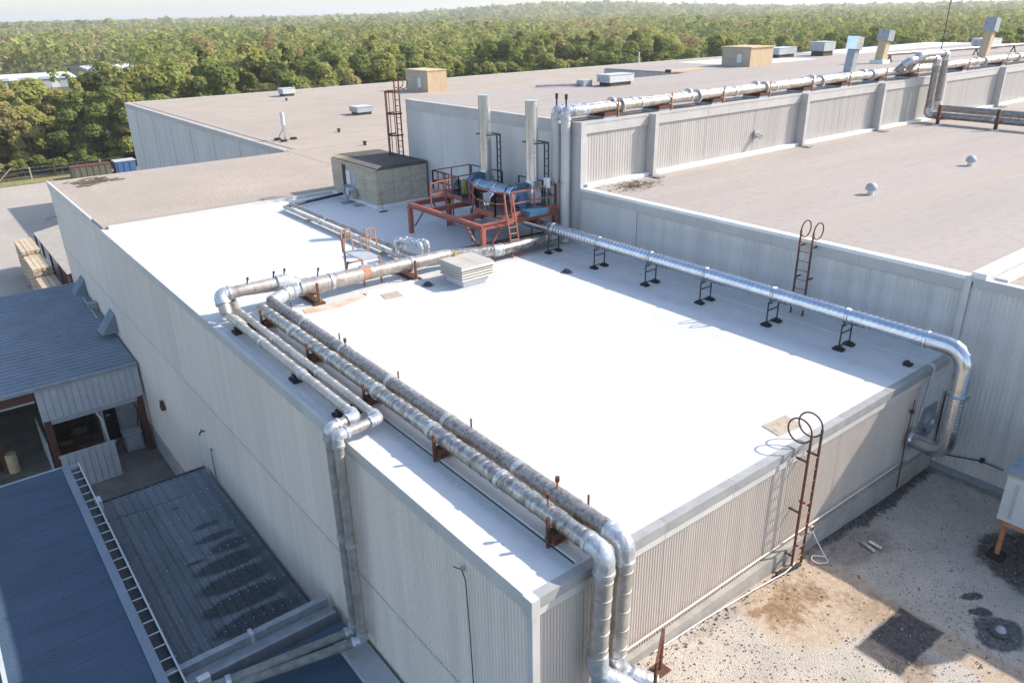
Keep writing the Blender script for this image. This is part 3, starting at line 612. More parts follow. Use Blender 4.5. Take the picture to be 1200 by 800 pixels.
# silver duct on stands
DU = thing('silver_duct', 'shiny spiral steel duct running along annex wall and bending down outside', 'duct', (19.7, 16, ZR))
dz = 10.97
pts, rr = [], []
stand_y = [22.6, 19.95, 17.35, 14.92, 12.35, 9.95]
ycuts = [24.4] + stand_y + [7.75]
for i in range(len(ycuts) - 1):
    p, q = (19.7, ycuts[i], dz), (19.7, ycuts[i + 1], dz)
    a, b2 = ribbed(p, q, .225, .16, .002, .012); MB().tube(a, b2, 24).build('duct_length', 'galv', DU, 50)
    if i > 0:
        for o in (-.035, .035): ring((19.7, ycuts[i] + o, dz), (0, 1, 0), .262, .022, 24).build('flange', 'galv', DU, 40)
el = fillet([(19.7, 7.78, dz), (19.7, 6.75, dz), (19.7, 6.75, 9.9)], .85, 5)
MB().tube(el, .232, 24).build('elbow', 'galv', DU, 15)
ring((19.7, 7.75, dz), (0, 1, 0), .262, .05, 24).build('flange', 'galv', DU, 40)
a, b2 = ribbed((19.7, 6.75, 9.92), (19.7, 6.75, 8.75), .225, .085, .012, .02); MB().tube(a, b2, 24).build('duct_length', 'galv', DU, 50)
ring((19.7, 6.75, 9.72), (0, 0, 1), .275, .035, 24).build('flange', 'blue_steel', DU, 40)
el = fillet([(19.7, 6.75, 8.76), (19.7, 6.75, 8.0), (19.75, 7.7, 8.0)], .62, 5)
MB().tube(el, .23, 24).build('elbow', 'galv', DU, 15)
ring((19.75, 7.64, 8.0), (0, 1, 0), .33, .05, 24).build('wall_flange', 'galv', DU, 40)
ST = None
for i, y in enumerate(stand_y):
    if ST is None:
        ST = thing('duct_stand', 'black steel H-frame stand on rubber feet under silver duct', 'pipe stand', (19.7, y, ZR), 'duct stands along the annex wall')
        for s in (-1, 1):
            MB().bar((19.7 + s * .27, y, ZR + .05), (19.7 + s * .27, y, ZR + .78), .035).build('leg', 'black_steel', ST)
            b = MB().box(19.7 + s * .27 - .1, y - .15, ZR, 19.7 + s * .27 + .1, y + .15, ZR + .06); b.box(19.7 + s * .27 - .07, y - .1, ZR + .06, 19.7 + s * .27 + .07, y + .1, ZR + .1); b.build('foot', 'rubber', ST)
        MB().bar((19.43, y, ZR + .72), (19.97, y, ZR + .72), .035).build('saddle', 'black_steel', ST)
        MB().bar((19.43, y, ZR + .5), (19.97, y, ZR + .5), .03).build('crossbar', 'black_steel', ST)
        MB().bar((19.43, y, ZR + .12), (19.97, y, ZR + .12), .03).build('crossbar', 'black_steel', ST)
    else: dup(ST, (19.7, y, ZR))
# fan backplate at front wall
t = thing('wall_vent', 'round blue-grey exhaust fan housing on front wall beside duct', 'wall fan', (20.45, YF - .1, 8.1))
MB().box(20.05, YF - .09, 7.75, 20.95, YF - .035, 8.75).build('plate', 'blue_curb', t); MB().tube([(20.55, YF - .035, 8.3), (20.55, YF - .2, 8.3)], .3, 20).build('housing', 'grey_gutter', t, 40); MB().tube([(20.55, YF - .2, 8.3), (20.55, YF - .23, 8.3)], .08, 12).build('hub', 'pvc', t)
t = thing('roof_drain_pipe', 'thin pale conduit bending over roof edge down front wall', 'conduit', (20.15, 7.9, ZR))
MB().tube(fillet([(19.9, 8.15, ZR + .12), (20.2, 7.62, ZR + .14), (20.15, YF - .07, 9.4), (19.95, YF - .07, 8.5)], .12), .03, 8).build('pipe', 'pale_sheet', t, 50); MB().box(19.8, 8.1, ZR, 20.0, 8.3, ZR + .1).build('foot', 'rubber', t)
t = thing('rust_conduit', 'thin rusty conduit on front wall below the duct collar', 'conduit', (19.35, YF - .06, 6.6)); MB().tube([(19.45, YF - .07, 9.3), (19.38, YF - .07, 8.3), (19.25, YF - .16, 6.65)], .018, 6).build('pipe', 'rust', t); MB().box(19.4, YF - .1, 8.9, 19.5, YF - .02, 9.0).build('clip', 'rust', t)

# twin big pipes along the left side
B1 = thing('jacketed_pipe', 'dirty foil jacketed pipe along roof edge, outer one, dropping at corner', 'pipe', (7.65, 15, ZR))
zb = 10.48
pipe_runs(B1, [(7.64, 22.9, zb), (7.64, 7.4, zb), (7.54, 7.4, 8.25)], .178, 'foil', .38, 2.6, k=5)
B2 = thing('jacketed_pipe', 'brown weathered jacketed pipe along roof edge, inner one, dropping at corner', 'pipe', (8.3, 15, ZR))
pipe_runs(B2, [(8.13, 23.3, zb), (8.13, 7.4, zb), (8.04, 7.4, 7.95)], .178, 'foil_dark', .38, 2.6, k=5)
# drop legs wear pale jackets
for ob in list(B1.children) + list(B2.children):
    if ob.name.startswith('pipe_length') and min(v.co.z for v in ob.data.vertices) < 9.5: ob.data.materials[0] = M['foil_clean']
MB().tube(fillet([(7.54, 7.4, 8.3), (7.54, 7.38, 7.8), (7.95, 6.85, 7.55)], .3), .2, 16).build('lower_elbow', 'mastic', B1, 34)
MB().tube(fillet([(8.04, 7.4, 7.98), (8.04, 7.36, 7.55), (8.5, 6.8, 7.35)], .25), .195, 16).build('lower_elbow', 'mastic', B2, 34)
t = thing('corner_bracket', 'rusty angle frame beside foot of the drop pipes', 'bracket', (9.0, 6.9, 7.0)); b = MB(); b.bar((8.35, 6.7, 8.05), (9.1, 7.2, 8.05), .05); b.bar((9.1, 7.2, 8.05), (9.1, 7.2, 7.0), .05); b.bar((8.35, 6.7, 8.05), (8.35, 6.7, 7.0), .05); b.build('frame', 'rust', t); MB().box(8.95, 7.05, 7.0, 9.25, 7.35, 7.03).build('base_plate', 'rust', t)
SU = None
for y in (22.3, 18.9, 15.6, 12.4, 8.6):
    if SU is None:
        SU = thing('pipe_support', 'rusty channel bracket with upright under the twin roof pipes', 'pipe support', (7.95, y, ZR), 'supports under the twin pipes')
        MB().box(7.42, y - .14, ZR + .08, 8.42, y + .14, ZR + .13).build('base_channel', 'rust', SU)
        MB().box(7.42, y - .1, ZR + .13, 8.4, y + .1, ZR + .30).build('saddle_beam', 'rust', SU)
        MB().bar((7.38, y, ZR), (7.38, y, ZR + .66), .06).build('upright', 'rust', SU)
        MB().bar((8.38, y, ZR), (8.38, y, ZR + .7), .03).build('upright', 'rust', SU)
    else: dup(SU, (7.95, y, ZR))
for x, y, lb in ((7.64, 8.9, 'stub valve rod on outer roof pipe near the corner elbow'), (8.13, 9.2, 'stub valve rod on inner roof pipe near the corner elbow'), (8.13, 18.0, 'ring handled valve stem on inner roof pipe')):
    t = thing('valve_stem', lb, 'valve stem', (x, y, zb + .2)); MB().tube([(x, y, zb + .1), (x, y, zb + .36)], .025, 8).build('rod', 'rust_pale', t); MB().tube([(x, y, zb + .32), (x, y, zb + .42)], .045, 8).build('cap', 'rust', t)

# thin pipe pair
for k, (x, lb) in enumerate(((6.72, 'thin pale jacketed pipe nearest the roof edge coping'), (7.1, 'thin pale jacketed pipe between edge pipe and divider'))):
    t = thing('thin_pipe', lb, 'pipe', (x, 18, ZR)); yt = 14.75 - k * .42; xo = 5.98
    pipe_runs(t, [(x, 23.3 + k * .2, 10.34), (x, yt, 10.34), (xo, yt - .1, 10.34), (xo, yt - .1, 4.35), (xo - 3 - 3 * (1 - k), yt - .1 + .9 + .25 * (1 - k), 4.1)], .115 + .01 * (1 - k), 'foil_clean', .24, 2.9, band=.5, er=1.18, ribamp=.005)
    for ob in t.children:
        zs = [v.co.z for v in ob.data.vertices]
        if ob.name.startswith('pipe_length') and max(zs) < 4.9: ob.data.materials[0] = M['green_pipe']
PS = None
for y in (22.6, 18.2, 15.6):
    if PS is None:
        PS = thing('pipe_block', 'dark rubber block support under the thin roof edge pipes', 'pipe support', (6.75, y, ZR), 'block supports under the thin pipes')
        MB().box(6.55, y - .18, ZR, 7.2, y + .18, ZR + .08).build('pad', 'rubber', PS); MB().box(6.6, y - .06, ZR + .08, 7.15, y + .06, ZR + .21).build('channel', 'black_steel', PS)
    else: dup(PS, (6.75, y, ZR))
# cross run along X
CR = thing('cross_pipe', 'large pale foil jacketed pipe crossing the white roof to platform', 'pipe', (13.5, 24, ZR))
pipe_runs(CR, [(6.72, 23.5, 10.34), (6.72, 23.85, 10.9), (8.9, 23.85, 10.9), (9.4, 23.85, 10.58), (12.0, 23.85, 10.58), (15.3, 23.75, 10.52)], .19, 'foil_tan', .28, 2.2, er=1.2, band=.45)
pipe_runs(CR, [(9.3, 23.72, 10.55), (11.6, 23.72, 10.55)], .27, 'foil_tan', .3, 1.15, band=.3)
MB().tube([(11.6, 23.72, 10.55), (11.95, 23.74, 10.55)], .25, 18).build('worn_sleeve', 'rust_pale', CR, 40)
pipe_runs(CR, [(11.95, 23.74, 10.55), (15.4, 23.74, 10.5)], .24, 'foil_tan', .3, 1.4, band=.4)
pipe_runs(CR, [(8.13, 23.3, 10.48), (8.9, 23.72, 10.52), (9.3, 23.72, 10.55)], .22, 'mastic', .2, 2)
C2 = thing('platform_feed_pipe', 'grey insulated pipe running under red platform beside the hood', 'pipe', (18, 23.2, ZR))
pipe_runs(C2, [(15.4, 23.72, 10.5), (17.3, 23.2, 10.42), (20.1, 23.2, 10.42), (20.6, 23.2, 10.42)], .23, 'foil', .15, 1.8, band=.5)
pipe_runs(C2, [(15.4, 24.25, 10.4), (20.2, 23.85, 10.4)], .12, 'black_steel', .1, 5)
C3 = thing('parallel_pipe', 'slimmer pale pipe lying behind the large cross pipe', 'pipe', (12, 24.5, ZR))
pipe_runs(C3, [(7.1, 23.6, 10.34), (7.1, 24.3, 10.72), (9.6, 24.35, 10.5), (14.2, 24.4, 10.42)], .13, 'foil_clean', .2, 2.4, er=1.2)
SX = None
for x in (9.75, 13.6):
    if SX is None:
        SX = thing('cross_pipe_support', 'rusty flat bracket with upright under the large cross pipe', 'pipe support', (x, 23.7, ZR), 'supports under the cross pipe')
        MB().box(x - .2, 23.2, ZR, x + .2, 24.5, ZR + .06).build('base_channel', 'rust', SX); MB().box(x - .08, 23.3, ZR + .06, x + .08, 24.45, ZR + .26).build('saddle_beam', 'rust_pale', SX); MB().bar((x, 23.3, ZR), (x, 23.3, ZR + .75), .07).build('upright', 'rust', SX)
    else: dup(SX, (x, 23.7, ZR))
for k, (x, y, z) in enumerate(((7.6, 23.85, 11.05), (8.5, 23.9, 11.05), (8.95, 24.1, 11.0), (10.1, 24.0, 10.8), (11.2, 23.95, 10.8))):
    t = thing('pipe_vent_stub', 'short dark vent stub sticking up from the cross pipe', 'vent stub', (x, y, z), 'vent stubs on the cross pipe'); MB().tube([(x, y, z - .05), (x + .05, y - .03, z + .22)], .025, 8).build('rod', 'black_steel', t); MB().tube([(x + .04, y - .03, z + .16), (x + .055, y - .03, z + .25)], .04, 8).build('cap', 'black_steel', t)
# orange puddle & wood plank under the elbow
MB().prism([(9.0, 22.75), (10.1, 22.55), (11.3, 22.85), (11.4, 23.2), (10.0, 23.1), (9.1, 23.2)], ZR, ZR + .012).build('rust_stain', pmat('rust_stained_membrane', (.50, .33, .22), (.62, .5, .4), 2, .8), W)
t = thing('flat_board', 'pale flat board lying under the cross pipe', 'board', (12.6, 23.2, ZR)); MB().prism([(11.4, 23.0), (13.6, 23.05), (13.6, 23.3), (11.4, 23.25)], ZR, ZR + .05).build('plank', 'white_trim', t); MB().box(11.5, 23.02, ZR + .05, 11.56, 23.22, ZR + .07).build('cleat', 'white_trim', t)

# stile over the cross pipe
SL = thing('pipe_stile', 'faded rusty step-over stile with tall rails straddling cross pipe', 'stile', (12.25, 24.4, ZR))
for x in (11.85, 12.55):
    for y in (24.0, 25.4):
        MB().bar((x, y, ZR), (x, y - (.1 if y < 24.5 else -.1) * 0, ZR + (1.0 if y < 24.5 else 1.45)), .06).build('post', 'rust_pale', SL)
MB().box(11.85, 24.0, ZR + .92, 12.55, 25.4, ZR + .97).build('step_plate', 'grey_box', SL)
for y in (24.0, 25.4): MB().bar((11.85, y, ZR + .5), (12.55, y, ZR + .5), .05).build('tread', 'rust_pale', SL)
for x0, x1, y in ((11.85, 12.05, 25.4),):
    pass
for y, xo in ((25.4, 11.85), (24.9, 12.6)):
    b = MB(); b.bar((xo - .05, y, ZR + .95), (xo + .0, y + .1, ZR + 1.75), .05); b.bar((xo + .38, y, ZR + .95), (xo + .35, y + .1, ZR + 1.75), .05); b.bar((xo, y + .1, ZR + 1.75), (xo + .35, y + .1, ZR + 1.75), .05); b.bar((xo, y + .05, ZR + 1.4), (xo + .35, y + .05, ZR + 1.4), .04); b.bar((xo, y, ZR + 1.0), (xo + .2, y + .1, ZR + 1.75), .035); b.build('handrail', 'rust_pale', SL)

# thin run towards the shack, with expansion loop
for k, (x, m_, lb) in enumerate(((14.3, 'foil_clean', 'thin pale pipe running back from the cross pipe'), (14.62, 'foil_dark', 'thin brown pipe beside the pale back pipe'))):
    t = thing('back_pipe', lb, 'pipe', (x, 31, ZR)); pipe_runs(t, [(x, 37.0, 10.22 + .1 * k), (x, 24.6, 10.22 + .1 * k)], .085, m_, .2, 4.0, band=.6, ribamp=.004)
EL = thing('expansion_loop', 'white jacketed expansion loop rising beside the cross pipe', 'pipe loop', (14.8, 25.2, ZR))
for o in (0, .3): pipe_runs(EL, [(14.35 + o, 25.9, 10.3), (14.35 + o, 25.9, 10.85), (14.75 + o, 24.75, 10.85), (14.75 + o, 24.75, 10.3)], .075, 'mastic', .2, 3, er=1.35)
t = thing('low_edge_pipe', 'dark low pipe lying on membrane towards the plywood shack', 'pipe', (16, 38, ZR)); pipe_runs(t, [(14.5, 37.2, 10.18), (18.0, 38.0, 10.18)], .08, 'black_steel', .2, 5)
for k in range(3):
    y = 27 + 3.6 * k; t = thing('pipe_sleeper', 'small timber sleeper under the thin back pipes', 'sleeper', (14.45, y, ZR), 'sleepers under the back pipes'); MB().box(14.1, y - .06, ZR, 14.85, y + .06, ZR + .1).build('block', 'plywood', t); MB().box(14.2, y - .03, ZR + .1, 14.75, y + .03, ZR + .125).build('strap', 'galv', t)

# hood ventilator
H = thing('louvre_hood', 'square beige louvred roof ventilator on a white curb', 'roof vent', (15.0, 22.0, ZR))
MB().box(14.45, 21.45, ZR, 15.55, 22.55, ZR + .3).build('curb', 'white_trim', H)
hb = pmat('beige_louvre', (.50, .45, .39), (.42, .38, .33), 2, .6)
for k in range(5):
    e = .0 if k < 4 else .03
    b = MB(); z = ZR + .28 + k * .1; x0, y0, x1, y1 = 14.3 - e, 21.3 - e, 15.7 + e, 22.7 + e
    b.v = [(x0 - .03, y0 - .03, z), (x1 + .03, y0 - .03, z), (x1 + .03, y1 + .03, z), (x0 - .03, y1 + .03, z), (x0 + .04, y0 + .04, z + .085), (x1 - .04, y0 + .04, z + .085), (x1 - .04, y1 - .04, z + .085), (x0 + .04, y1 - .04, z + .085)]
    b.f = [(0, 3, 2, 1), (4, 5, 6, 7), (0, 1, 5, 4), (1, 2, 6, 5), (2, 3, 7, 6), (3, 0, 4, 7)]; b.build('louvre', hb, H)
MB().box(14.34, 21.34, ZR + .28, 15.66, 22.66, ZR + .7).build('core', 'felt_dark', H)
MB().box(14.3, 21.3, ZR + .765, 14.985, 22.7, ZR + .80).build('lid_half', hb, H); MB().box(15.005, 21.3, ZR + .765, 15.7, 22.7, ZR + .80).build('lid_half', hb, H)
MB().box(14.9, 22.6, ZR + .8, 15.0, 22.7, ZR + .95).build('latch', 'yellow', H)
for x, y, lb in ((13.6, 22.5, 'dark dome roof drain in shade of the louvred hood'), (18.35, 20.3, 'dark dome roof drain at edge of the annex shadow'), (10.7, 12.9, None)):
    if lb is None: continue
    t = thing('dome_drain', lb, 'roof drain', (x, y, ZR)); MB().tube([(x, y, ZR), (x, y, ZR + .06), (x, y, ZR + .12), (x, y, ZR + .15)], [.16, .15, .1, .04], 14).build('strainer', 'black_steel', t, 50); MB().tube([(x, y, ZR), (x, y, ZR + .012)], .24, 16).build('clamp_ring', 'blue_curb', t)

# ------------------------------------------------------------------ plywood shack on the roof
K = thing('plywood_shack', 'weathered plywood equipment shack with dark felt roof', 'shack', (19.6, 36.8, ZR))
x0, x1, y0, y1, zh = 18.15, 21.15, 34.35, 39.3, 12.0
MB().box(x0 + .05, y0 + .05, ZR, x1, y1 - .05, zh - .05).build('core', 'felt_dark', K)
for k in range(3): a = x0 + (x1 - x0) * k / 3; MB().box(a + .008, y0, ZR + .12, a + .99, y0 + .05, zh - .12).build('plywood_sheet', 'plywood', K)
for k in range(4): a = y0 + (y1 - y0) * k / 4; MB().box(x0, a + .01, ZR + .12, x0 + .05, a + (y1 - y0) / 4 - .01, zh - .12).build('plywood_sheet', 'plywood', K)
b = MB(); b.v = [(x0 - .06, y0 - .04, zh - .12), (x1, y0 - .04, zh - .12), (x1, y1 + .05, zh - .12), (x0 - .06, y1 + .05, zh - .12), (x0 + .4, y0 - .04, zh + .06), (x1, y0 - .04, zh + .03), (x1, y1 + .05, zh + .03), (x0 + .4, y1 + .05, zh + .06)]
b.f = [(0, 3, 2, 1), (4, 5, 6, 7), (0, 1, 5, 4), (1, 2, 6, 5), (2, 3, 7, 6)]; b.build('roof', 'felt_dark', K)
b = MB().quad((x0 - .065, y0 - .045, zh - .125), (x0 + .4, y0 - .045, zh + .065), (x0 + .4, y1 + .055, zh + .065), (x0 - .065, y1 + .055, zh - .125)); b.build('roof_edge_strip', 'new_ply', K)
for k in range(5): a = y0 + .3 + k * .95; MB().box(x0 - .012, a, ZR + .5, x0, a + .6, ZR + 1.55).build('door_panel' if k in (2, 3) else 'notice_sheet', 'plywood' if k != 2 else 'grey_box', K)
MB().box(x0 - .03, 37.6, ZR + .55, x0 - .013, 38.0, ZR + 1.75).build('door_gap', 'black', K); MB().box(x0 - .05, 37.1, ZR + .7, x0 - .03, 37.55, ZR + 1.5).build('window', 'pvc', K)
MB().box(x0 - .16, y0 - .16, ZR - .005, x1, y0 + .02, ZR + .13).build('base_flashing', 'white_trim', K); MB().box(x0 - .16, y0 + .02, ZR - .005, x0 + .02, y1 + .1, ZR + .13).build('base_flashing', 'white_trim', K)
mt = thing('gas_meter', 'grey valve and meter cluster on the plywood shack side', 'meter', (17.9, 37.2, ZR))
MB().tube(fillet([(17.9, 37.3, ZR), (17.9, 37.3, ZR + .55), (17.9, 36.7, ZR + .6)], .15), .06, 10).build('riser', 'galv', mt, 40); MB().tube([(17.7, 37.3, ZR + .6), (18.1, 37.3, ZR + .6)], .19, 14).build('regulator', 'grey_gutter', mt, 40); MB().tube([(17.75, 36.85, ZR + .5), (18.1, 36.85, ZR + .5)], .22, 14).build('dial', 'pale_sheet', mt, 40); MB().box(17.75, 36.4, ZR + .25, 18.1, 36.7, ZR + .6).build('meter_body', 'galv', mt)
t = thing('guy_wire', 'thin guy wire from shack corner to a roof anchor', 'wire', (18.0, 33.6, ZR)); MB().tube([(18.3, 34.3, ZR + .9), (17.95, 33.5, ZR + .02)], .012, 6).build('wire', 'black_steel', t); MB().box(17.75, 33.4, ZR, 18.15, 33.55, ZR + .04).build('anchor', 'black_steel', t)

# ------------------------------------------------------------------ red platform with blowers
PZ = 11.42
PF = thing('red_platform', 'red painted steel platform with railings standing on the roof', 'platform', (18.8, 26, ZR))
for x, y in ((16.85, 28.95), (16.95, 23.65), (20.7, 23.65), (20.7, 28.95), (18.9, 28.95)):
    MB().box(x - .09, y - .09, ZR + .04, x + .09, y + .09, PZ - .2).build('leg', 'red_paint', PF); MB().box(x - .16, y - .16, ZR, x + .16, y + .16, ZR + .04).build('base_plate', 'white_trim', PF)
def ibeam(p, q, mat='red_paint'):
    b = MB(); up = Vector((0, 0, .09)); p = Vector(p); q = Vector(q)
    b.bar(p, q, .05, .2); b.bar(p + up, q + up, .17, .03); b.bar(p - up, q - up, .17, .03); return b.build('beam', mat, PF)
zb_ = PZ - .1
ibeam((16.85, 23.55, zb_), (16.85, 29.05, zb_)); ibeam((16.76, 23.65, zb_ - .001), (20.85, 23.65, zb_ - .001)); ibeam((16.95, 28.95, zb_), (20.85, 28.95, zb_)); ibeam((20.72, 23.75, zb_), (20.72, 28.85, zb_))
for y in (25.3, 27.4): ibeam((16.95, y, zb_), (20.62, y, zb_))
MB().box(18.0, 23.75, PZ, 20.8, 25.5, PZ + .05).build('deck_plate', 'brown_deck', PF)
MB().box(18.6, 25.5, PZ + .001, 20.8, 27.5, PZ + .049).build('deck_plate', 'brown_deck', PF)
MB().box(18.75, 27.5, PZ, 20.8, 29.9, PZ + .05).build('deck_plate', 'brown_deck', PF)
MB().box(18.45, 23.68, PZ - .02, 20.85, 23.74, PZ + .2).build('toe_board', 'red_paint', PF); MB().box(17.94, 24.3, PZ - .02, 17.99, 25.6, PZ + .2).build('toe_board', 'red_paint', PF)
MB().box(18.69, 27.6, PZ - .02, 18.74, 29.9, PZ + .2).build('toe_board', 'red_paint', PF)
def railing(pts, name='railing', mat='red_paint', step=.95):
    for i in range(len(pts) - 1):
        p, q = Vector((*pts[i], PZ)), Vector((*pts[i + 1], PZ)); L = (q - p).length; n = max(1, round(L / step)); b = MB()
        for h in (.55, 1.02): b.bar(p + Vector((0, 0, h)), q + Vector((0, 0, h)), .045)
        for j in range(n + 1): c = p.lerp(q, j / n); b.bar(c, c + Vector((0, 0, 1.02)), .05)
        b.build(name, mat, PF)
railing([(18.45, 23.72), (20.82, 23.72)]); railing([(18.0, 25.5), (18.0, 24.2), (18.3, 23.95)]); railing([(18.72, 27.8), (18.72, 29.9), (20.8, 29.9)]); railing([(20.82, 23.8), (20.82, 26.2)], mat='black_steel'); railing([(20.82, 27.4), (20.82, 29.8)], mat='black_steel'); railing([(18.0, 25.5), (18.72, 27.0)])
# platform ladder
b = MB(); b.bar((18.0, 23.1, ZR), (18.0, 23.6, PZ + 1.0), .05); b.bar((18.4, 23.1, ZR), (18.4, 23.6, PZ + 1.0), .05); b.build('ladder_rail', 'red_paint', PF)
for k in range(6): z = ZR + .2 + k * .24; y = 23.1 + .5 * (z - ZR) / 2.4; MB().bar((18.0, y, z), (18.4, y, z), .035).build('ladder_rung', 'rust_pale', PF)
for p, q in (((18.9, 28.9, ZR + .2), (18.0, 28.9, PZ - .2)), ((17.0, 25.4, PZ - .2), (17.6, 27.2, ZR + .6))): MB().bar(p, q, .05).build('brace', 'black_steel', PF)
b = MB()
for dx in (0, .35): b.bar((18.35 + dx, 28.3, ZR + .15), (18.35 + dx, 28.3, PZ + 1.1), .05)
b.build('hanging_rails', 'brown_deck', PF)

railing([(17.0, 27.4), (18.72, 27.8)]); railing([(18.72, 29.9), (18.72, 28.6)], step=.5)
for x, y, h in ((18.9, 24.2, 1.2), (18.3, 25.2, 1.0), (19.0, 28.6, 1.1)):
    MB().box(x - .12, y - .06, PZ + .45, x + .12, y + .06, PZ + .45 + .35).build('junction_box', 'grey_box', PF); MB().bar((x, y + .05, PZ), (x, y + .05, PZ + .5), .04).build('conduit', 'galv', PF)
for p, q in (((17.2, 23.72, ZR + .3), (18.0, 23.72, PZ - .2)), ((20.5, 23.72, ZR + .3), (19.6, 23.72, PZ - .2)), ((16.9, 28.7, ZR + .4), (16.9, 27.9, PZ - .2)), ((16.95, 24.0, ZR + .4), (16.95, 24.8, PZ - .2))): MB().bar(p, q, .06).build('knee_brace', 'red_paint', PF)
for x, y in ((18.2, 26.2), (18.5, 26.5), (20.2, 24.6), (19.4, 27.8)): MB().tube([(x, y, ZR), (x, y, PZ)], .03, 8).build('drain_pipe', 'black_steel', PF)
MB().tube(fillet([(18.15, 25.6, PZ + .1), (18.15, 25.6, PZ + .5), (19.1, 25.9, PZ + .5), (19.3, 26.4, PZ + .3)], .15), .03, 8).build('hose', 'black', PF)
for k in range(4): ibeam((18.7 + k * .55, 23.8, zb_ - .02), (18.7 + k * .55, 25.2, zb_ - .02), 'brown_deck')
def stack(y, label, tl):
    t = thing('exhaust_stack', label, 'stack', (20.05, y, PZ))
    MB().box(19.8, y - .25, PZ + .3, 20.3, y + .25, PZ + .75).build('base_box', 'pale_sheet', t)
    b = MB(); b.v = [(19.8, y - .25, PZ + .75), (20.3, y - .25, PZ + .75), (20.3, y + .25, PZ + .75), (19.8, y + .25, PZ + .75), (19.88, y - .17, PZ + 1.25), (20.22, y - .17, PZ + 1.25), (20.22, y + .17, PZ + 1.25), (19.88, y + .17, PZ + 1.25)]
    b.f = [(0, 1, 5, 4), (1, 2, 6, 5), (2, 3, 7, 6), (3, 0, 4, 7), (4, 5, 6, 7)]; b.build('transition', 'galv', t)
    for j in range(3):
        z0 = PZ + 1.2 + j * 1.05; so_ = MB().tube([(20.05, y, z0), (20.05, y, z0 + 1.05)], .26, 22, cap=False).build('pipe_length', 'stack_steel', t, 40); ring((20.05, y, z0 + 1.04), (0, 0, 1), .27, .04, 22).build('band', 'galv', so_, 40)
    ring((20.05, y, PZ + 1.22), (0, 0, 1), .285, .05, 22).build('collar', 'galv', t, 40); ring((20.05, y, PZ + 4.34), (0, 0, 1), .268, .03, 22).build('top_rim', 'grey_gutter', t, 40)
    MB().tube([(20.05, y, PZ + 4.2), (20.05, y, PZ + 4.25)], .25, 20).build('throat', 'black', t)
    f = thing('stack_ladder', tl, 'ladder', (20.3, y - .5, PZ))
    b = MB()
    for dy in (-.38, -.62): b.bar((20.4, y + dy, PZ), (20.4, y + dy, PZ + 2.75), .045)
    b.build('rails', 'black_steel', f)
    for j in range(9): MB().bar((20.4, y - .62, PZ + .3 + j * .3), (20.4, y - .38, PZ + .3 + j * .3), .03).build('rung', 'black_steel', f)
    b = MB(); b.bar((20.4, y - .62, PZ + 2.75), (19.75, y - .5, PZ + 2.75), .05); b.bar((20.4, y - .38, PZ + 2.75), (20.4, y + .35, PZ + 2.75), .05); b.bar((20.4, y - .62, PZ + 2.75), (20.4, y - .38, PZ + 2.75), .05); b.build('stay_frame', 'black_steel', f); MB().bar((19.72, y + .2, PZ + 2.75), (20.42, y + .35, PZ + 2.75), .05).build('stay_arm', 'black_steel', f)
stack(27.55, 'tall galvanised exhaust stack rising behind the red platform, by shack side', 'black stack ladder beside stack nearer plywood shack')
stack(24.35, 'tall galvanised exhaust stack rising by the corner drop pipes', 'black stack ladder beside stack nearer the corner drop pipes')
def blower(y, s, label):
    t = thing('blower', label, 'blower', (19.5, y, PZ)); zc = PZ + .62
    # scroll housing
    b = MB(); b.tube([(19.55, y + s * .55, zc), (19.55, y + s * .85, zc)], .42, 22); b.build('scroll', 'blue_paint', t, 40)
    MB().box(19.4, y + s * .56, zc, 20.0, y + s * .84, zc + .5).build('outlet', 'blue_paint', t)
    MB().tube([(19.55, y + s * .56, zc), (19.55, y + s * .2, zc), (19.55, y - s * .3, zc)], [.33, .27, .27], 20).build('inlet_duct', 'blue_steel', t, 40)
    ring((19.55, y + s * .2, zc), (0, 1, 0), .31, .06, 20).build('flange', 'galv', t, 40)
    MB().tube([(19.2, y + s * 1.0, zc - .15), (19.2, y + s * 1.75, zc - .15)], .24, 18).build('motor', 'blue_paint', t, 40)
    for k in range(5): ring((19.2, y + s * (1.1 + .13 * k), zc - .15), (0, 1, 0), .26, .03, 18).build('motor_fin', 'blue_paint', t, 40)
    MB().box(18.95, y + s * .95, PZ + .05, 19.95, y + s * 1.8, PZ + .25).build('bed', 'blue_paint', t) if s > 0 else MB().box(18.95, y - 1.8, PZ + .05, 19.95, y - .95, PZ + .25).build('bed', 'blue_paint', t)
    MB().box(19.0, min(y + s * .9, y + s * 1.02), PZ + .2, 19.9, max(y + s * .9, y + s * 1.02), PZ + .85).build('belt_guard', 'yellow' if s > 0 else 'blue_steel', t)
blower(27.0, 1, 'blue blower with motor on the platform end nearer plywood shack')
blower(25.0, -1 * .62, 'blue blower with motor on the platform end above ladder')
t = thing('mixing_duct', 'short shiny tee duct joining the two blue blowers', 'duct', (19.5, 26, PZ)); MB().tube([(19.55, 25.25, PZ + .62), (19.55, 26.75, PZ + .62)], .29, 20).build('barrel', 'blue_steel', t, 40); MB().tube([(19.4, 26.0, PZ + .6), (19.0, 26.0, PZ + .35), (18.95, 26.0, PZ + .05)], .2, 16).build('branch', 'galv', t, 40); ring((19.55, 26.0, PZ + .62), (0, 1, 0), .32, .08, 20).build('band', 'galv', t, 40)
t = thing('control_box', 'small white control box on the stack ladder', 'control box', (20.3, 23.75, PZ + 1)); MB().box(20.25, 23.62, PZ + .95, 20.4, 23.85, PZ + 1.35).build('box', 'pvc', t); MB().bar((20.32, 23.73, PZ + .05), (20.32, 23.73, PZ + .95), .03).build('post', 'galv', t)

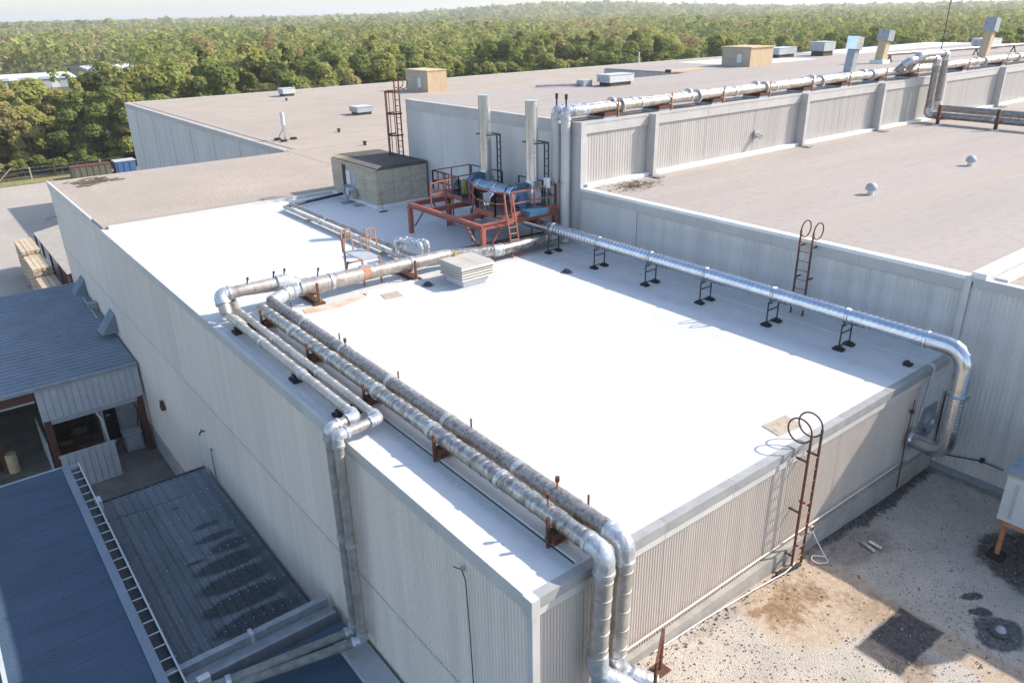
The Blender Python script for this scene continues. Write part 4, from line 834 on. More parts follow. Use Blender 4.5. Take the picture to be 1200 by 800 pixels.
# ------------------------------------------------------------------ caged ladder at upper block corner
def cage_ladder(x, y, z0, z1):
    t = thing('caged_ladder', 'dark red caged ladder at the back corner of upper block', 'ladder', (x, y, z0))
    for dy in (-.23, .23): MB().bar((x, y + dy, z0), (x, y + dy, z1 + .9), .055).build('rail', 'brown_post', t)
    n = int((z1 - z0) / .3)
    for k in range(n): MB().bar((x, y - .23, z0 + .25 + k * .3), (x, y + .23, z0 + .25 + k * .3), .03).build('rung', 'brown_post', t)
    for z in (z0 + 1.9, z0 + 3.0, z0 + 4.1, z0 + 5.2):
        pts = [(x + (0 if a in (0, 12) else -.42 * math.sin(math.pi * a / 12) ** .6 * 1.6), y - .4 * math.cos(math.pi * a / 12), z) for a in range(13)]
        b = MB()
        for i in range(12): b.bar(pts[i], pts[i + 1], .02, .08)
        b.build('cage_hoop', 'brown_post', t)
    for a in (2, 4, 6, 8, 10):
        q = (x - .42 * math.sin(math.pi * a / 12) ** .6 * 1.6, y - .4 * math.cos(math.pi * a / 12)); MB().bar((*q, z0 + 1.9), (*q, z0 + 5.2), .04, .015).build('cage_strap', 'brown_post', t)
    for dy in (-.23, .23):
        lp = [(x + .28 - .28 * math.cos(a * math.pi / 8), y + dy, z1 + .75 + .28 * math.sin(a * math.pi / 8)) for a in range(15)]; MB().tube(lp, .025, 8).build('grab_loop', 'rust', t)
cage_ladder(21.1, 36.75, 10.12, 14.95)

# hoop-top wall ladders
def hoop_ladder(origin, ax, out, h, label, mat, group=None, w_=.42, hoop=.29, over=.42):
    """origin = foot centre on the wall line, ax = across direction, out = away from wall"""
    o = Vector(origin); ax = Vector(ax); out = Vector(out); t = thing('wall_ladder', label, 'ladder', origin)
    st = out * .3
    for s in (-1, 1):
        p = o + ax * s * w_ / 2 + st
        MB().bar(p, p + Vector((0, 0, h + over)), .045).build('rail', mat, t)
        lp = []
        for a in range(23):
            th = math.pi * 2 * a / 24
            lp.append(p + Vector((0, 0, h + over + hoop * math.sin(th) * 1.0)) - out * (hoop - hoop * math.cos(th)))
        MB().tube(lp, .02, 8).build('grab_hoop', mat, t, 60)
        for z in (h * .12, h * .5, h * .92): MB().bar(p + Vector((0, 0, z)), p - st * .95 + Vector((0, 0, z)), .04).build('bracket', mat, t)
    n = int(h / .3)
    for k in range(n):
        z = .25 + k * .3; MB().bar(o + ax * w_ / 2 + st + Vector((0, 0, z)), o - ax * w_ / 2 + st + Vector((0, 0, z)), .025).build('rung', 'rust_pale', t)
hoop_ladder((14.12, YF - .02, 6.78), (1, 0, 0), (0, -1, 0), 3.22, 'rusty ladder with hoop grips climbing the sunlit front wall', 'rust')
hoop_ladder((XR - .03, 12.3, ZR), (0, 1, 0), (-1, 0, 0), 2.4, 'thin rusty ladder with hoop grips on the annex side wall', 'rust', over=.3, hoop=.26)

# ------------------------------------------------------------------ pipes on the upper block
for k, (yv, yr, lb) in enumerate(((23.35, 23.2, 'pale jacketed pipe along upper roof edge, front one, dropping at corner'), (23.92, 23.72, 'pale jacketed pipe along upper roof edge, rear one, dropping at corner'))):
    t = thing('upper_pipe', lb, 'pipe', (30, yr, ZU))
    pipe_runs(t, [(20.98, yv, ZR + .05), (20.98, yv, 15.36), (21.6, yr, 15.36), (70, yr, 15.4)], .19, 'foil_tan', .3, 3.2, er=1.12, band=.8)
    for ob in t.children:
        if ob.name.startswith('pipe_length') and max(v.co.x for v in ob.data.vertices) < 21.4: ob.data.materials[0] = M['wall_plain']
    for x in (23.9, 28.8, 33.85, 38.75, 43.9, 58.3, 63.7):
        ring((x, yr, 15.37), (1, 0, 0), .3, .09, 20).build('flange', 'mastic', t, 40)
UP = None
for x in (23.2, 26.5, 30.1, 33.7, 37.4, 41.0, 44.9, 48.6, 55.4, 61.3):
    if UP is None:
        UP = thing('roof_edge_support', 'rusty block support on blue pad under the upper roof pipes', 'pipe support', (x, 23.3, ZU), 'supports under the upper roof pipes')
        MB().box(x - .42, 23.02, ZU, x + .42, 24.0, ZU + .1).build('pad', 'blue_steel', UP); MB().box(x - .4, 23.0, ZU + .1, x + .4, 23.98, ZU + .26).build('saddle_beam', 'rust', UP); MB().bar((x + .38, 23.0, ZU), (x + .38, 23.0, ZU + .75), .05).build('upright', 'rust_pale', UP)
    else: dup(UP, (x, 23.3, ZU))
for x, y in ((21.0, 23.35), (21.0, 23.92)):
    t = thing('corner_vent_stub', 'black capped vent stub on corner elbow of upper pipes', 'vent stub', (x, y, 15.5), 'vent stubs on the corner elbows'); MB().tube([(x, y, 15.5), (x, y, 15.95)], .035, 8).build('rod', 'black_steel', t); MB().tube([(x, y, 15.8), (x, y, 16.0)], .06, 8).build('cap', 'black_steel', t)
# drop pipes by far pilaster and low pipes along annex roof
for k in range(2):
    t = thing('drop_pipe', ('brown jacketed pipe dropping down the pilastered wall to annex roof, left one', 'brown jacketed pipe dropping down the pilastered wall to annex roof, right one')[k], 'pipe', (49 + k, 22, ZA))
    pipe_runs(t, [(46.6 + k * .6, 23.1 - k * .3, 15.45), (46.9 + k * .6, 22.6 - k * .2, 16.0 + k * .25), (49.2 + k * 1.0, 22.1, 16.0 + k * .25), (49.2 + k * 1.0, 22.1, 12.85 + .3 * k), (49.0 + k * .2, 8.0, 12.8 + .32 * k)], .2, 'foil_dark', .35, 3.5, er=1.15, elbow_mat='mastic')
PP = None
for y in (21.2, 18.0, 14.8, 11.6):
    if PP is None:
        PP = thing('pipe_post', 'dark rusty post holding low pipes above annex roof', 'pipe post', (48.7, y, ZA), 'posts under the low annex pipes'); MB().box(48.62, y - .08, ZA + .05, 48.78, y + .08, ZA + 1.15).build('post', 'brown_post', PP); MB().box(48.4, y - .15, ZA, 49.1, y + .15, ZA + .05).build('base_plate', 'white_trim', PP); MB().bar((48.5, y, ZA + .35), (49.5, y, ZA + .35), .07).build('arm', 'brown_post', PP)
    else: dup(PP, (48.7, y, ZA))
# long pipe on rack further back
t = thing('back_rack_pipe', 'thin dark pipe on a low rack across the upper roof', 'pipe', (75, 31, ZU)); pipe_runs(t, [(60.5, 31.2, 15.5), (66, 30.5, 15.5), (90, 28.0, 15.5)], .12, 'foil_dark', .3, 6)
RK = None
for k in range(5):
    x = 61.2 + k * 6; y = 31.1 - .1 * (x - 61) * 1.02
    if RK is None:
        RK = thing('rack_stand', 'small black stand under the back rack pipe', 'pipe stand', (x, y, ZU), 'stands under the back rack pipe'); MB().bar((x, y - .2, ZU), (x, y, ZU + .5), .08).build('leg', 'black_steel', RK); MB().bar((x, y + .2, ZU), (x, y, ZU + .5), .08).build('leg', 'black_steel', RK)
    else: dup(RK, (x, y, ZU))

def square_stack(x, y, h, label, wd=.7, lean=0, top='galv', body='plywood'):
    t = thing('square_stack', label, 'stack', (x, y, ZU)); b = MB(); b.bar((x, y, ZU), (x + lean, y, ZU + h * .68), wd * .72); b.build('shaft', body, t)
    b = MB(); b.bar((x + lean, y, ZU + h * .68), (x + lean * 1.4, y, ZU + h), wd); b.build('cowl', top, t); MB().box(x - wd * .6, y - wd * .6, ZU, x + wd * .6, y + wd * .6, ZU + .25).build('curb', 'white_trim', t)
square_stack(47.5, 26.6, 2.3, 'grey square metal stack close behind the roof edge pipes', .7, .25, 'galv', 'grey_gutter')
square_stack(59.6, 31.0, 2.3, 'tan square stack with grey cowl, shorter one on upper roof', .85, .3, 'grey_gutter', 'new_ply')
square_stack(66.5, 26.6, 3.0, 'tan square stack with grey cowl, taller one on upper roof', .8, .45, 'grey_gutter', 'new_ply')
t = thing('roof_antenna', 'tall thin leaning whip antenna above drop pipes', 'antenna', (53.4, 23.9, ZU)); MB().tube([(53.4, 23.9, ZU), (54.2, 24.2, ZU + 6.5)], .03, 6).build('whip', 'black_steel', t); MB().box(53.25, 23.75, ZU, 53.55, 24.05, ZU + .08).build('foot', 'black_steel', t)

def ply_house(x0, y0, x1, y1, z, h, label, win=True):
    t = thing('plywood_penthouse', label, 'rooftop hut', ((x0 + x1) / 2, (y0 + y1) / 2, z)); n = 3
    MB().box(x0 + .04, y0 + .04, z, x1 - .04, y1 - .04, z + h - .03).build('core', 'plywood', t)
    for k in range(n):
        a = (x1 - x0) / n; MB().box(x0 + k * a + .006, y0, z, x0 + (k + 1) * a - .006, y0 + .04, z + h - .04).build('sheet', 'new_ply', t)
        a = (y1 - y0) / n; MB().box(x0, y0 + .04 + k * a * .98, z, x0 + .04, y0 + .04 + (k + 1) * a * .98 - .01, z + h - .04).build('sheet', 'plywood', t)
    MB().box(x0 - .08, y0 - .08, z + h - .04, x1 + .08, y1 + .08, z + h + .04).build('roof', 'new_ply', t)
    if win:
        wo = MB().box(x0 - .02, y0 + (y1 - y0) * .3, z + h * .2, x0, y0 + (y1 - y0) * .45, z + h * .65).build('window', 'pvc', t); MB().box(x0 - .03, y0 + (y1 - y0) * .28, z + h * .16, x0 - .021, y0 + (y1 - y0) * .47, z + h * .2).build('sill', 'plywood', wo)
ply_house(52.3, 83.4, 55.1, 88.6, 10.15, 2.5, 'plywood rooftop hut on beige roof behind the caged ladder top')
ply_house(51.0, 36.4, 53.8, 39.0, ZU, 1.35, 'plywood rooftop hut beside the bright white roof area')

def rooftop_unit(x, y, z, sx, sy, h, label, mat='hvac', curb='felt_dark'):
    t = thing('rooftop_unit', label, 'rooftop unit', (x, y, z)); MB().box(x - sx * .42, y - sy * .42, z, x + sx * .42, y + sy * .42, z + h * .35).build('curb', curb, t)
    MB().box(x - sx / 2, y - sy / 2, z + h * .35, x + sx / 2, y + sy / 2, z + h).build('casing', mat, t)
    for k in range(3): MB().box(x - sx / 2 - .012, y - sy * .4 + k * sy * .28, z + h * .45, x - sx / 2, y - sy * .4 + k * sy * .28 + sy * .22, z + h * .9).build('grille', 'grey_box', t)
    MB().box(x - sx / 2 - .03, y - sy / 2 - .03, z + h, x + sx / 2 + .03, y + sy / 2 + .03, z + h + .03).build('lid', 'pale_sheet', t)
rooftop_unit(34.1, 33.6, ZU, 2.0, 1.1, .62, 'grey rooftop unit alone on the tan upper roof')
rooftop_unit(36.0, 69.8, 10.15, 1.7, 1.7, .75, 'beige rooftop unit on gravel roof left of the caged ladder', 'grey_box')
rooftop_unit(38.4, 93.5, 10.15, 1.6, 1.6, .9, 'small rooftop unit far back on the gravel roof', 'hvac')
rooftop_unit(66.5, 40.0, ZU, 1.8, 1.4, 1.15, 'tall grey rooftop unit at back of the upper roof', 'grey_box')
rooftop_unit(62.5, 41.5, ZU, 2.6, 1.4, .8, 'wide grey rooftop unit at back of the upper roof', 'grey_box')
rooftop_unit(84, 33.5, ZU, 2.2, 1.8, .9, 'pale rooftop unit on the far white roof area', 'hvac')
rooftop_unit(21.95, .7, ZA - .02, 1.0, 1.05, 1.2, 'boxy grey rooftop unit at the neighbour block roof edge', 'hvac')
t = thing('duct_elbow_vent', 'low pipe stub lying toward grey rooftop unit', 'pipe', (31, 35, ZU)); MB().tube([(29.9, 35.9, ZU + .12), (32.4, 34.6, ZU + .12)], .07, 8).build('pipe', 'grey_gutter', t); MB().box(32.2, 34.3, ZU, 32.9, 34.9, ZU + .35).build('junction', 'grey_box', t)
t = thing('plywood_sheet', 'loose plywood sheet lying on the upper roof', 'sheet', (45, 37.6, ZU)); MB().prism([(43.3, 37.3), (46.6, 37.2), (46.4, 38.0), (43.4, 37.9)], ZU, ZU + .12).build('board', 'new_ply', t); MB().box(43.3, 37.35, ZU, 43.4, 37.85, ZU + .2).build('batten', 'rust', t)
t = thing('roof_mast', 'thin white pole near back edge of the beige roof', 'pole', (92.8, 86.5, 10.15)); MB().tube([(92.8, 86.5, 10.15), (92.8, 86.5, 13.0)], .09, 8).build('pole', 'pvc', t); MB().box(92.4, 86.1, 10.15, 93.2, 86.9, 10.35).build('base', 'black_steel', t)
t = thing('antenna_tripod', 'small tripod antenna on the beige gravel roof', 'antenna', (23.6, 59, 10.15)); MB().tube([(23.6, 59, 10.2), (23.6, 59, 12.3)], .09, 8).build('mast', 'galv', t); MB().tube([(23.6, 59, 11.3), (23.6, 59, 12.25)], .17, 8).build('radome', 'pvc', t)
for a in (0, 2.1, 4.2): MB().bar((23.6, 59, 11.1), (23.6 + math.cos(a) * .7, 59 + math.sin(a) * .7, 10.2), .06).build('leg', 'grey_box', t)
for a in (0, 2.1, 4.2): MB().box(23.6 + math.cos(a) * .7 - .2, 59 + math.sin(a) * .7 - .2, 10.15, 23.6 + math.cos(a) * .7 + .2, 59 + math.sin(a) * .7 + .2, 10.3).build('ballast', 'rubber', t)
for x, y, z, lb in ((28.6, 14.4, ZA, 'small white mushroom vent nearer the annex wall edge'), (37.1, 14.4, ZA, 'small white mushroom vent further along annex roof')):
    t = thing('mushroom_vent', lb, 'roof vent', (x, y, z)); MB().tube([(x, y, z), (x, y, z + .22)], .12, 12).build('neck', 'pvc', t, 40); MB().tube([(x, y, z + .18), (x, y, z + .25), (x, y, z + .38), (x, y, z + .45)], [.2, .22, .17, .06], 14).build('cap', 'grey_box', t, 60)
for x, y, lb in ((27.0, 52.3, 'black capped vent on beige roof near the caged ladder'), (28.7, 60.0, 'black capped vent on beige roof near antenna tripod'), (36, 88, 'black capped vent far back on the beige roof')):
    t = thing('capped_vent', lb, 'vent', (x, y, 10.15)); MB().tube([(x, y, 10.1), (x, y, 10.4)], .12, 10).build('stub', 'black_steel', t); MB().tube([(x, y, 10.38), (x, y, 10.44)], .16, 10).build('lid', 'black_steel', t)
t = thing('fallen_cowl', 'brown metal cowl lying by the caged ladder foot', 'cowl', (20.3, 40.6, 10.12)); MB().tube([(19.9, 40.7, 10.35), (20.4, 40.6, 10.35)], .2, 12).build('drum', 'rust_pale', t, 40); MB().box(20.4, 40.4, 10.12, 21.2, 40.7, 10.35).build('tray', 'white_trim', t)
t = thing('wall_drain_fitting', 'small grey outlet fitting on pilastered wall', 'outlet', (34.0, YU - .1, 13)); MB().tube([(32.9, YU, 13.3), (32.9, YU - .35, 13.2)], .12, 10).build('spout', 'galv', t); MB().box(32.75, YU - .08, 13.1, 33.05, YU - .02, 13.5).build('plate', 'grey_box', t)
# dry weeds on annex roof
b = MB(); rg = random.Random(5)
for k in range(160):
    x, y = 22.3 + rg.gauss(.9, .6), 21.6 + rg.gauss(0, .35); a = rg.uniform(0, 6.28); L = rg.uniform(.1, .4); b.bar((x, y, ZA + .012), (x + math.cos(a) * L, y + math.sin(a) * L, ZA + rg.uniform(.02, .1)), .012)
tag(b.build('dead_weeds', pmat('dead_weed', (.2, .15, .09), (.12, .09, .06), 8, .9)), 'scattered dead weeds on the annex roof corner', 'weeds', kind='stuff')
b = MB()
for k in range(60):
    x, y = 7.5 + rg.gauss(.6, .5), 51.6 + rg.gauss(0, .5); a = rg.uniform(-.4, .6); L = rg.uniform(.2, 1.0); b.bar((x, y, 10.15), (x + math.cos(a) * L, y + math.sin(a) * L, 10.16 + rg.uniform(0, .05)), .05)
tag(b.build('dead_branches', pmat('dead_branch', (.2, .16, .1), (.12, .1, .07), 8, .9)), 'dead branches strewn on the beige roof corner', 'branches', kind='stuff')

# ------------------------------------------------------------------ things on the gravel roof
AC = thing('rooftop_chiller', 'large pale HVAC unit on rusty orange frame over gravel roof', 'hvac unit', (19.3, 3.6, 6.5))
MB().box(18.3, 1.6, 7.66, 20.3, 4.83, 8.92).build('casing', 'hvac', AC); MB().box(18.22, 1.5, 8.92, 20.4, 4.92, 9.0).build('top_plate', 'blue_steel', AC)
for k in range(3): MB().box(18.285, 1.75 + k * 1.05, 7.75, 18.3, 2.7 + k * 1.05, 8.85).build('panel', 'pale_sheet', AC)
MB().box(18.27, 4.55, 7.8, 18.3, 4.62, 8.7).build('handle_bar', 'grey_box', AC)
for y in (4.65, 1.8):
    MB().bar((18.35, y, 7.55), (20.3, y, 7.55), .1).build('frame_rail', 'orange_steel', AC)
    for x in (18.4, 20.2): MB().tube([(x, y, 6.55), (x, y, 7.6)], .06, 10).build('leg', 'orange_steel', AC); MB().box(x - .17, y - .17, 6.5, x + .17, y + .17, 6.68).build('foot', 'rubber', AC)
for x in (18.35, 20.25): MB().bar((x, 1.8, 7.6), (x, 4.7, 7.6), .1).build('frame_rail', 'orange_steel', AC)
t = thing('gravel_roof_drain', 'round metal roof drain in a dark tar patch', 'roof drain', (15.65, 3.5, 6.68)); zz = gz(15.65, 3.5) + .04; MB().tube([(15.65, 3.5, zz), (15.65, 3.5, zz + .05)], [.2, .18], 20).build('collar', 'tar', t, 40); MB().tube([(15.65, 3.5, zz + .05), (15.65, 3.5, zz + .1), (15.65, 3.5, zz + .14)], [.11, .09, .04], 14).build('strainer', 'grey_gutter', t, 60)
for k, lb in enumerate(('pale metal offcut strip on gravel, longer one', 'pale metal offcut strip on gravel, shorter one')):
    x, y = 16.25 + .15 * k, 6.95 - .12 * k; z = gz(x, y) + .05
    t = thing('metal_strip', lb, 'metal strip', (x, y, z)); MB().bar((x, y, z), (x - .12 + .1 * k, y - .42 + .08 * k, z), .07, .02).build('web', 'galv', t); MB().bar((x + .035, y, z + .02), (x - .085 + .1 * k, y - .42 + .08 * k, z + .02), .01, .05).build('lip', 'galv', t)
t = thing('loose_cable', 'pale loose cable drooping from the front wall onto gravel', 'cable', (15.0, 7.4, 6.75)); pts = [(14.95, 7.6, 7.35), (15.05, 7.45, 7.0), (15.0, 7.2, 6.78), (14.85, 6.98, 6.77), (14.6, 7.1, 6.79), (14.55, 7.3, 6.8), (14.75, 7.35, 6.8), (14.95, 7.15, 6.78)]; MB().tube(fillet(pts, .1, 4), .015, 6).build('cable', 'white_trim', t); MB().box(14.9, 7.56, 7.3, 15.0, 7.62, 7.42).build('clip', 'galv', t)
t = thing('floor_cable', 'pale cable lying along front wall base beside ladder', 'cable', (11.5, 7.45, 6.9)); pts = [(9.3, 7.55, 7.02), (10.8, 7.52, 6.97), (12.4, 7.45, 6.9), (13.6, 7.35, 6.86), (14.1, 7.42, 6.84)]; MB().tube([(x, y, gz(x, y) + .25 - .0 * x) if False else (x, y - .0, z + .04) for x, y, z in pts], .015, 6).build('cable', 'white_trim', t); MB().tube([(13.4, 7.45, 6.85), (14.2, 7.35, 6.83)], .05, 8).build('end', 'rubber', t)
t = thing('wall_cable', 'black cable sagging along the ribbed neighbour wall', 'cable', (21.2, 5, 7.5)); MB().tube([(21.22, 7.3, 7.1), (21.2, 6.3, 7.35), (21.2, 5.0, 7.3), (21.2, 3.0, 7.5)], .018, 6).build('cable', 'black', t); MB().box(21.18, 6.25, 7.3, 21.28, 6.35, 7.42).build('clip', 'black', t)
# stones
rg = random.Random(11); b = MB()
for k in range(5200):
    x = rg.uniform(8.0, 21.2); y = rg.uniform(1.0, 7.55); s = rg.uniform(.008, .024) * (1.5 if rg.random() < .05 else 1); z = gz(x, y) + .006; a = rg.uniform(0, 6.28); c, sn = math.cos(a) * s, math.sin(a) * s; i = len(b.v)
    if 11.6 < x < 15.3 and 5.4 < y < 7.55 and rg.random() < .85: continue
    b.v += [(x + c, y + sn, z), (x - sn, y + c * .7, z), (x - c * .9, y - sn, z), (x + sn * .8, y - c, z), (x, y, z + s * 1.2)]; b.f += [(i, i + 1, i + 4), (i + 1, i + 2, i + 4), (i + 2, i + 3, i + 4), (i + 3, i, i + 4)]
o = b.build('loose_gravel', pmat('pebbles', (.46, .41, .35), (.2, .18, .16), 9, .95, contrast=(.3, .6)), Gb); o['kind'] = 'stuff'

rg = random.Random(17); b = MB()
for k in range(520):
    x = rg.uniform(8.2, 21.1); y = (YF - .16 - abs(rg.gauss(0, .16))) if k % 3 else rg.uniform(1.5, 7.4); s_ = rg.uniform(.012, .045); a = rg.uniform(0, 6.28); z = gz(x, y) + .012
    c, sn = math.cos(a) * s_, math.sin(a) * s_; b.quad((x + c, y + sn, z), (x - sn * .5, y + c * .5, z + .012), (x - c, y - sn, z + .004), (x + sn * .5, y - c * .5, z + .014))
o = b.build('leaf_litter', pmat('dead_leaf', (.13, .09, .055), (.06, .045, .035), 9, .9), Gb); o['kind'] = 'stuff'
# ------------------------------------------------------------------ lumber shed at the lot
LS = thing('lumber_shed', 'low shed with pale ribbed roof behind the factory corner', 'shed', (8.2, 69, GZ))
for k in range(12):
    y0, y1 = 62.2 + k * 1.27, 62.2 + (k + 1) * 1.27
    MB().corr('y', y0 + .01, y1 - .01, 0, 0, 1, .42, .06, 1).build('roof_sheet', 'beige_roof', LS) if False else None
    b = MB(); b.v = [(7.0, y0 + .02, 2.02), (9.6, y0 + .02, 2.5), (9.6, y1 - .02, 2.5), (7.0, y1 - .02, 2.02), (7.0, y0 + .02, 1.97), (9.6, y0 + .02, 2.45), (9.6, y1 - .02, 2.45), (7.0, y1 - .02, 1.97)]
    b.f = [(0, 1, 2, 3), (7, 6, 5, 4), (0, 4, 5, 1), (1, 5, 6, 2), (2, 6, 7, 3), (3, 7, 4, 0)]
    for q in range(3):
        yy = y0 + .2 + q * .42; b.bar((7.0, yy, 2.05), (9.6, yy, 2.53), .08, .05)
    b.build('roof_sheet', 'pale_sheet' if False else hb, LS)
for y in (62.4, 66, 70, 74, 77.3): MB().box(7.0, y - .06, GZ, 7.12, y + .06, 1.97).build('post', 'brown_post', LS)
MB().box(9.4, 62.3, GZ, 9.5, 77.3, 2.4).build('back_wall', hb, LS)
g_ = 'lumber stacks beside the low shed'
for k, (y0, y1, h, lb) in enumerate(((62.5, 66.6, 1.0, 'tall stack of fresh lumber beside the low shed, near end'), (67.0, 71.5, 1.5, 'tall stack of fresh lumber beside the low shed, middle'), (71.9, 76.6, 1.8, 'tall stack of fresh lumber beside the low shed, far end'))):
    t = thing('lumber_stack', lb, 'lumber', (5.9, (y0 + y1) / 2, GZ), g_); nz = int((h - GZ) / .3)
    for z in range(nz):
        for q in range(4):
            o = rg.uniform(-.12, .12); a = 5.35 + q * .34 + rg.uniform(-.02, .02); MB().box(a, y0 + o, GZ + .1 + z * .3, a + .31, y1 + o, GZ + .36 + z * .3).build('board_pack', 'lumber', t)
    for z in range(nz): MB().box(5.1, y0 + .5, GZ + .02 + z * .3 if z == 0 else GZ + .36 + (z - 1) * .3 + .005, 6.85, y0 + .6, GZ + .1 + z * .3 - .002).build('sticker', 'plywood', t)
# dumpsters and fence
def dumpster(x0, x1, y, mat, label, h=1.7):
    t = thing('dumpster', label, 'dumpster', ((x0 + x1) / 2, y, GZ)); MB().box(x0, y, GZ + .15, x1, y + 1.9, GZ + h).build('bin', mat, t); MB().box(x0 - .06, y - .06, GZ + h, x1 + .06, y + 1.96, GZ + h + .12).build('rim', 'brown_post' if mat == 'olive' else 'pale_sheet', t)
    n = int((x1 - x0) / .8)
    for k in range(n): MB().box(x0 + .3 + k * .8, y - .07, GZ + .15, x0 + .42 + k * .8, y, GZ + h).build('rib', mat, t)
    MB().box(x0 + .1, y + .1, GZ + .02, x1 - .1, y + .3, GZ + .15).build('skid', 'black_steel', t)
    MB().box(x0 + .15, y + .15, GZ + h - .25, x1 - .15, y + 1.75, GZ + h + .02).build('waste', 'shed_inside', t)
dumpster(17.3, 22.3, 120.5, 'olive', 'long olive green roll-off dumpster by the lot fence')
dumpster(22.9, 25.6, 120.6, 'blue_bin', 'shorter bright blue dumpster beside the olive one', 1.8)
FE = thing('lot_fence', 'rail and wire fence along back of the parking lot', 'fence', (5, 126, GZ))
for k in range(14): x = -14 + k * 3.0; MB().box(x - .08, 126 - .08, GZ, x + .08, 126.08, GZ + 1.7).build('post', 'brown_post' if k % 3 else 'plywood', FE)
for z in (.5, 1.1, 1.6): MB().bar((-14, 126, GZ + z), (25, 126, GZ + z), .03).build('rail', 'grey_gutter', FE)
MB().bar((9.0, 125.9, GZ + .2), (10.8, 125.9, GZ + 1.8), .1).build('brace', 'plywood', FE)
t = thing('parked_van', 'pale vehicle end at the edge of parking lot', 'van', (6.6, 121.5, GZ))
b = MB().prism([(5.4, 120.6), (7.3, 120.6), (7.4, 121.4), (7.3, 122.4), (5.4, 122.4)], GZ + .35, GZ + 1.1); b.build('body', 'pale_sheet', t); MB().box(5.4, 120.75, GZ + 1.1, 6.9, 122.25, GZ + 1.75).build('cabin', 'black', t); MB().box(5.5, 120.8, GZ + 1.75, 6.8, 122.2, GZ + 1.8).build('roof', 'pale_sheet', t)
for x in (5.7, 7.0): MB().tube([(x, 120.55, GZ + .33), (x, 120.75, GZ + .33)], .33, 14).build('wheel', 'rubber', t)

# white industrial sheds in the woods
def far_shed(x0, y0, x1, y1, h, label):
    t = thing('white_warehouse', label, 'warehouse', ((x0 + x1) / 2, (y0 + y1) / 2, GZ)); MB().box(x0, y0, GZ, x1, y1, h).build('wall', 'white_metal', t); xm = (y0 + y1) / 2
    b = MB(); b.v = [(x0 - .5, y0 - .5, h), (x1 + .5, y0 - .5, h), (x1 + .5, xm, h + 1.2), (x0 - .5, xm, h + 1.2), (x0 - .5, y1 + .5, h), (x1 + .5, y1 + .5, h)]; b.f = [(0, 1, 2, 3), (3, 2, 5, 4), (0, 3, 4), (1, 5, 2)]; b.build('roof', 'white_metal', t)
    n = int((x1 - x0) / 6)
    for k in range(n): MB().box(x0 + 1 + k * 6, y0 - .06, GZ, x0 + 4.5 + k * 6, y0, 2.4).build('bay_door', 'grey_box', t)
far_shed(62, 328, 86, 372, 1.9, 'white warehouse roof seen through gap in the woods')
far_shed(16, 306, 52, 336, 1.7, 'white warehouse roof left behind the lot trees')

# ------------------------------------------------------------------ trees
rng = np.random.default_rng(4)
def crown_quads(rg, n, kind, H, rad, size, nl=None):
    """leaf clump cards filling a crown; returns (n*4,3)"""
    fat = 1.0 if nl is None else 1.35
    nl = nl or (13 if kind != 'pine' else 18)
    zz = rg.uniform(.10, .95, nl) ** .9; ang = rg.uniform(0, 2 * np.pi, nl)
    if kind == 'pine': rl = rad * (1.1 - zz) * rg.uniform(.55, 1.0, nl); lob = rad * rg.uniform(.30, .45, nl) * (1.15 - .5 * zz)
    elif kind == 'bush': rl = rad * rg.uniform(.2, .8, nl); lob = rad * rg.uniform(.3, .5, nl); zz = rg.uniform(.15, .8, nl)
    else: rl = rad * np.sqrt(np.clip(1 - ((zz - .55) / .5) ** 2, .05, 1)) * rg.uniform(.45, .8, nl); lob = rad * rg.uniform(.32, .5, nl)
    C_ = np.stack([np.cos(ang) * rl, np.sin(ang) * rl, zz * H], 1)
    lob = lob * fat; rl = rl / fat; C_[:, :2] = np.stack([np.cos(ang) * rl, np.sin(ang) * rl], 1)
    C_[0] = (0, 0, H * .80); lob[0] = rad * (.3 if kind == 'pine' else .42)
    w_ = lob ** 2; ix = rg.choice(nl, n, p=w_ / w_.sum())
    d = rg.normal(size=(n, 3)); d /= np.linalg.norm(d, axis=1)[:, None]; d[:, 2] = np.where(d[:, 2] < -.35, -d[:, 2], d[:, 2])
    rr = rg.uniform(.72, 1.06, n) ; sc = np.array([1, 1, .78])
    p = C_[ix] + d * (lob[ix] * rr)[:, None] * sc
    nn = d + rg.normal(size=(n, 3)) * .42 + np.array([.12, -.08, .35]); nn /= np.linalg.norm(nn, axis=1)[:, None]
    a = np.cross(nn, rg.normal(size=(n, 3))); a /= np.linalg.norm(a, axis=1)[:, None]; b_ = np.cross(nn, a)
    s = size * rg.uniform(.6, 1.25, n)[:, None]; asp = rg.uniform(.55, 1, n)[:, None]
    q = np.stack([p + a * s, p + b_ * s * asp, p - a * s, p - b_ * s * asp], 1)
    return q.reshape(-1, 3)
def quads_mesh(name, V, mat, tint=None):
    n = len(V) // 4; me = bpy.data.meshes.new(name); me.vertices.add(len(V)); me.vertices.foreach_set('co', V.astype(np.float32).ravel())
    me.loops.add(n * 4); me.loops.foreach_set('vertex_index', np.arange(n * 4, dtype=np.int32)); me.polygons.add(n); me.polygons.foreach_set('loop_start', np.arange(0, n * 4, 4, dtype=np.int32))
    me.update(calc_edges=True); me.materials.append(M[mat])
    if tint is not None:
        at = me.attributes.new('tint', 'FLOAT', 'POINT'); at.data.foreach_set('value', np.repeat(tint, 4).astype(np.float32))
    return me
protos = []
kinds = [('leafy', 13, 3.9), ('leafy', 12, 3.6), ('leafy', 14, 4.2), ('pine', 15, 3.2), ('pine', 14, 3.0), ('leafy', 11, 3.4), ('bush', 7, 3.2), ('pine', 16, 3.4)]
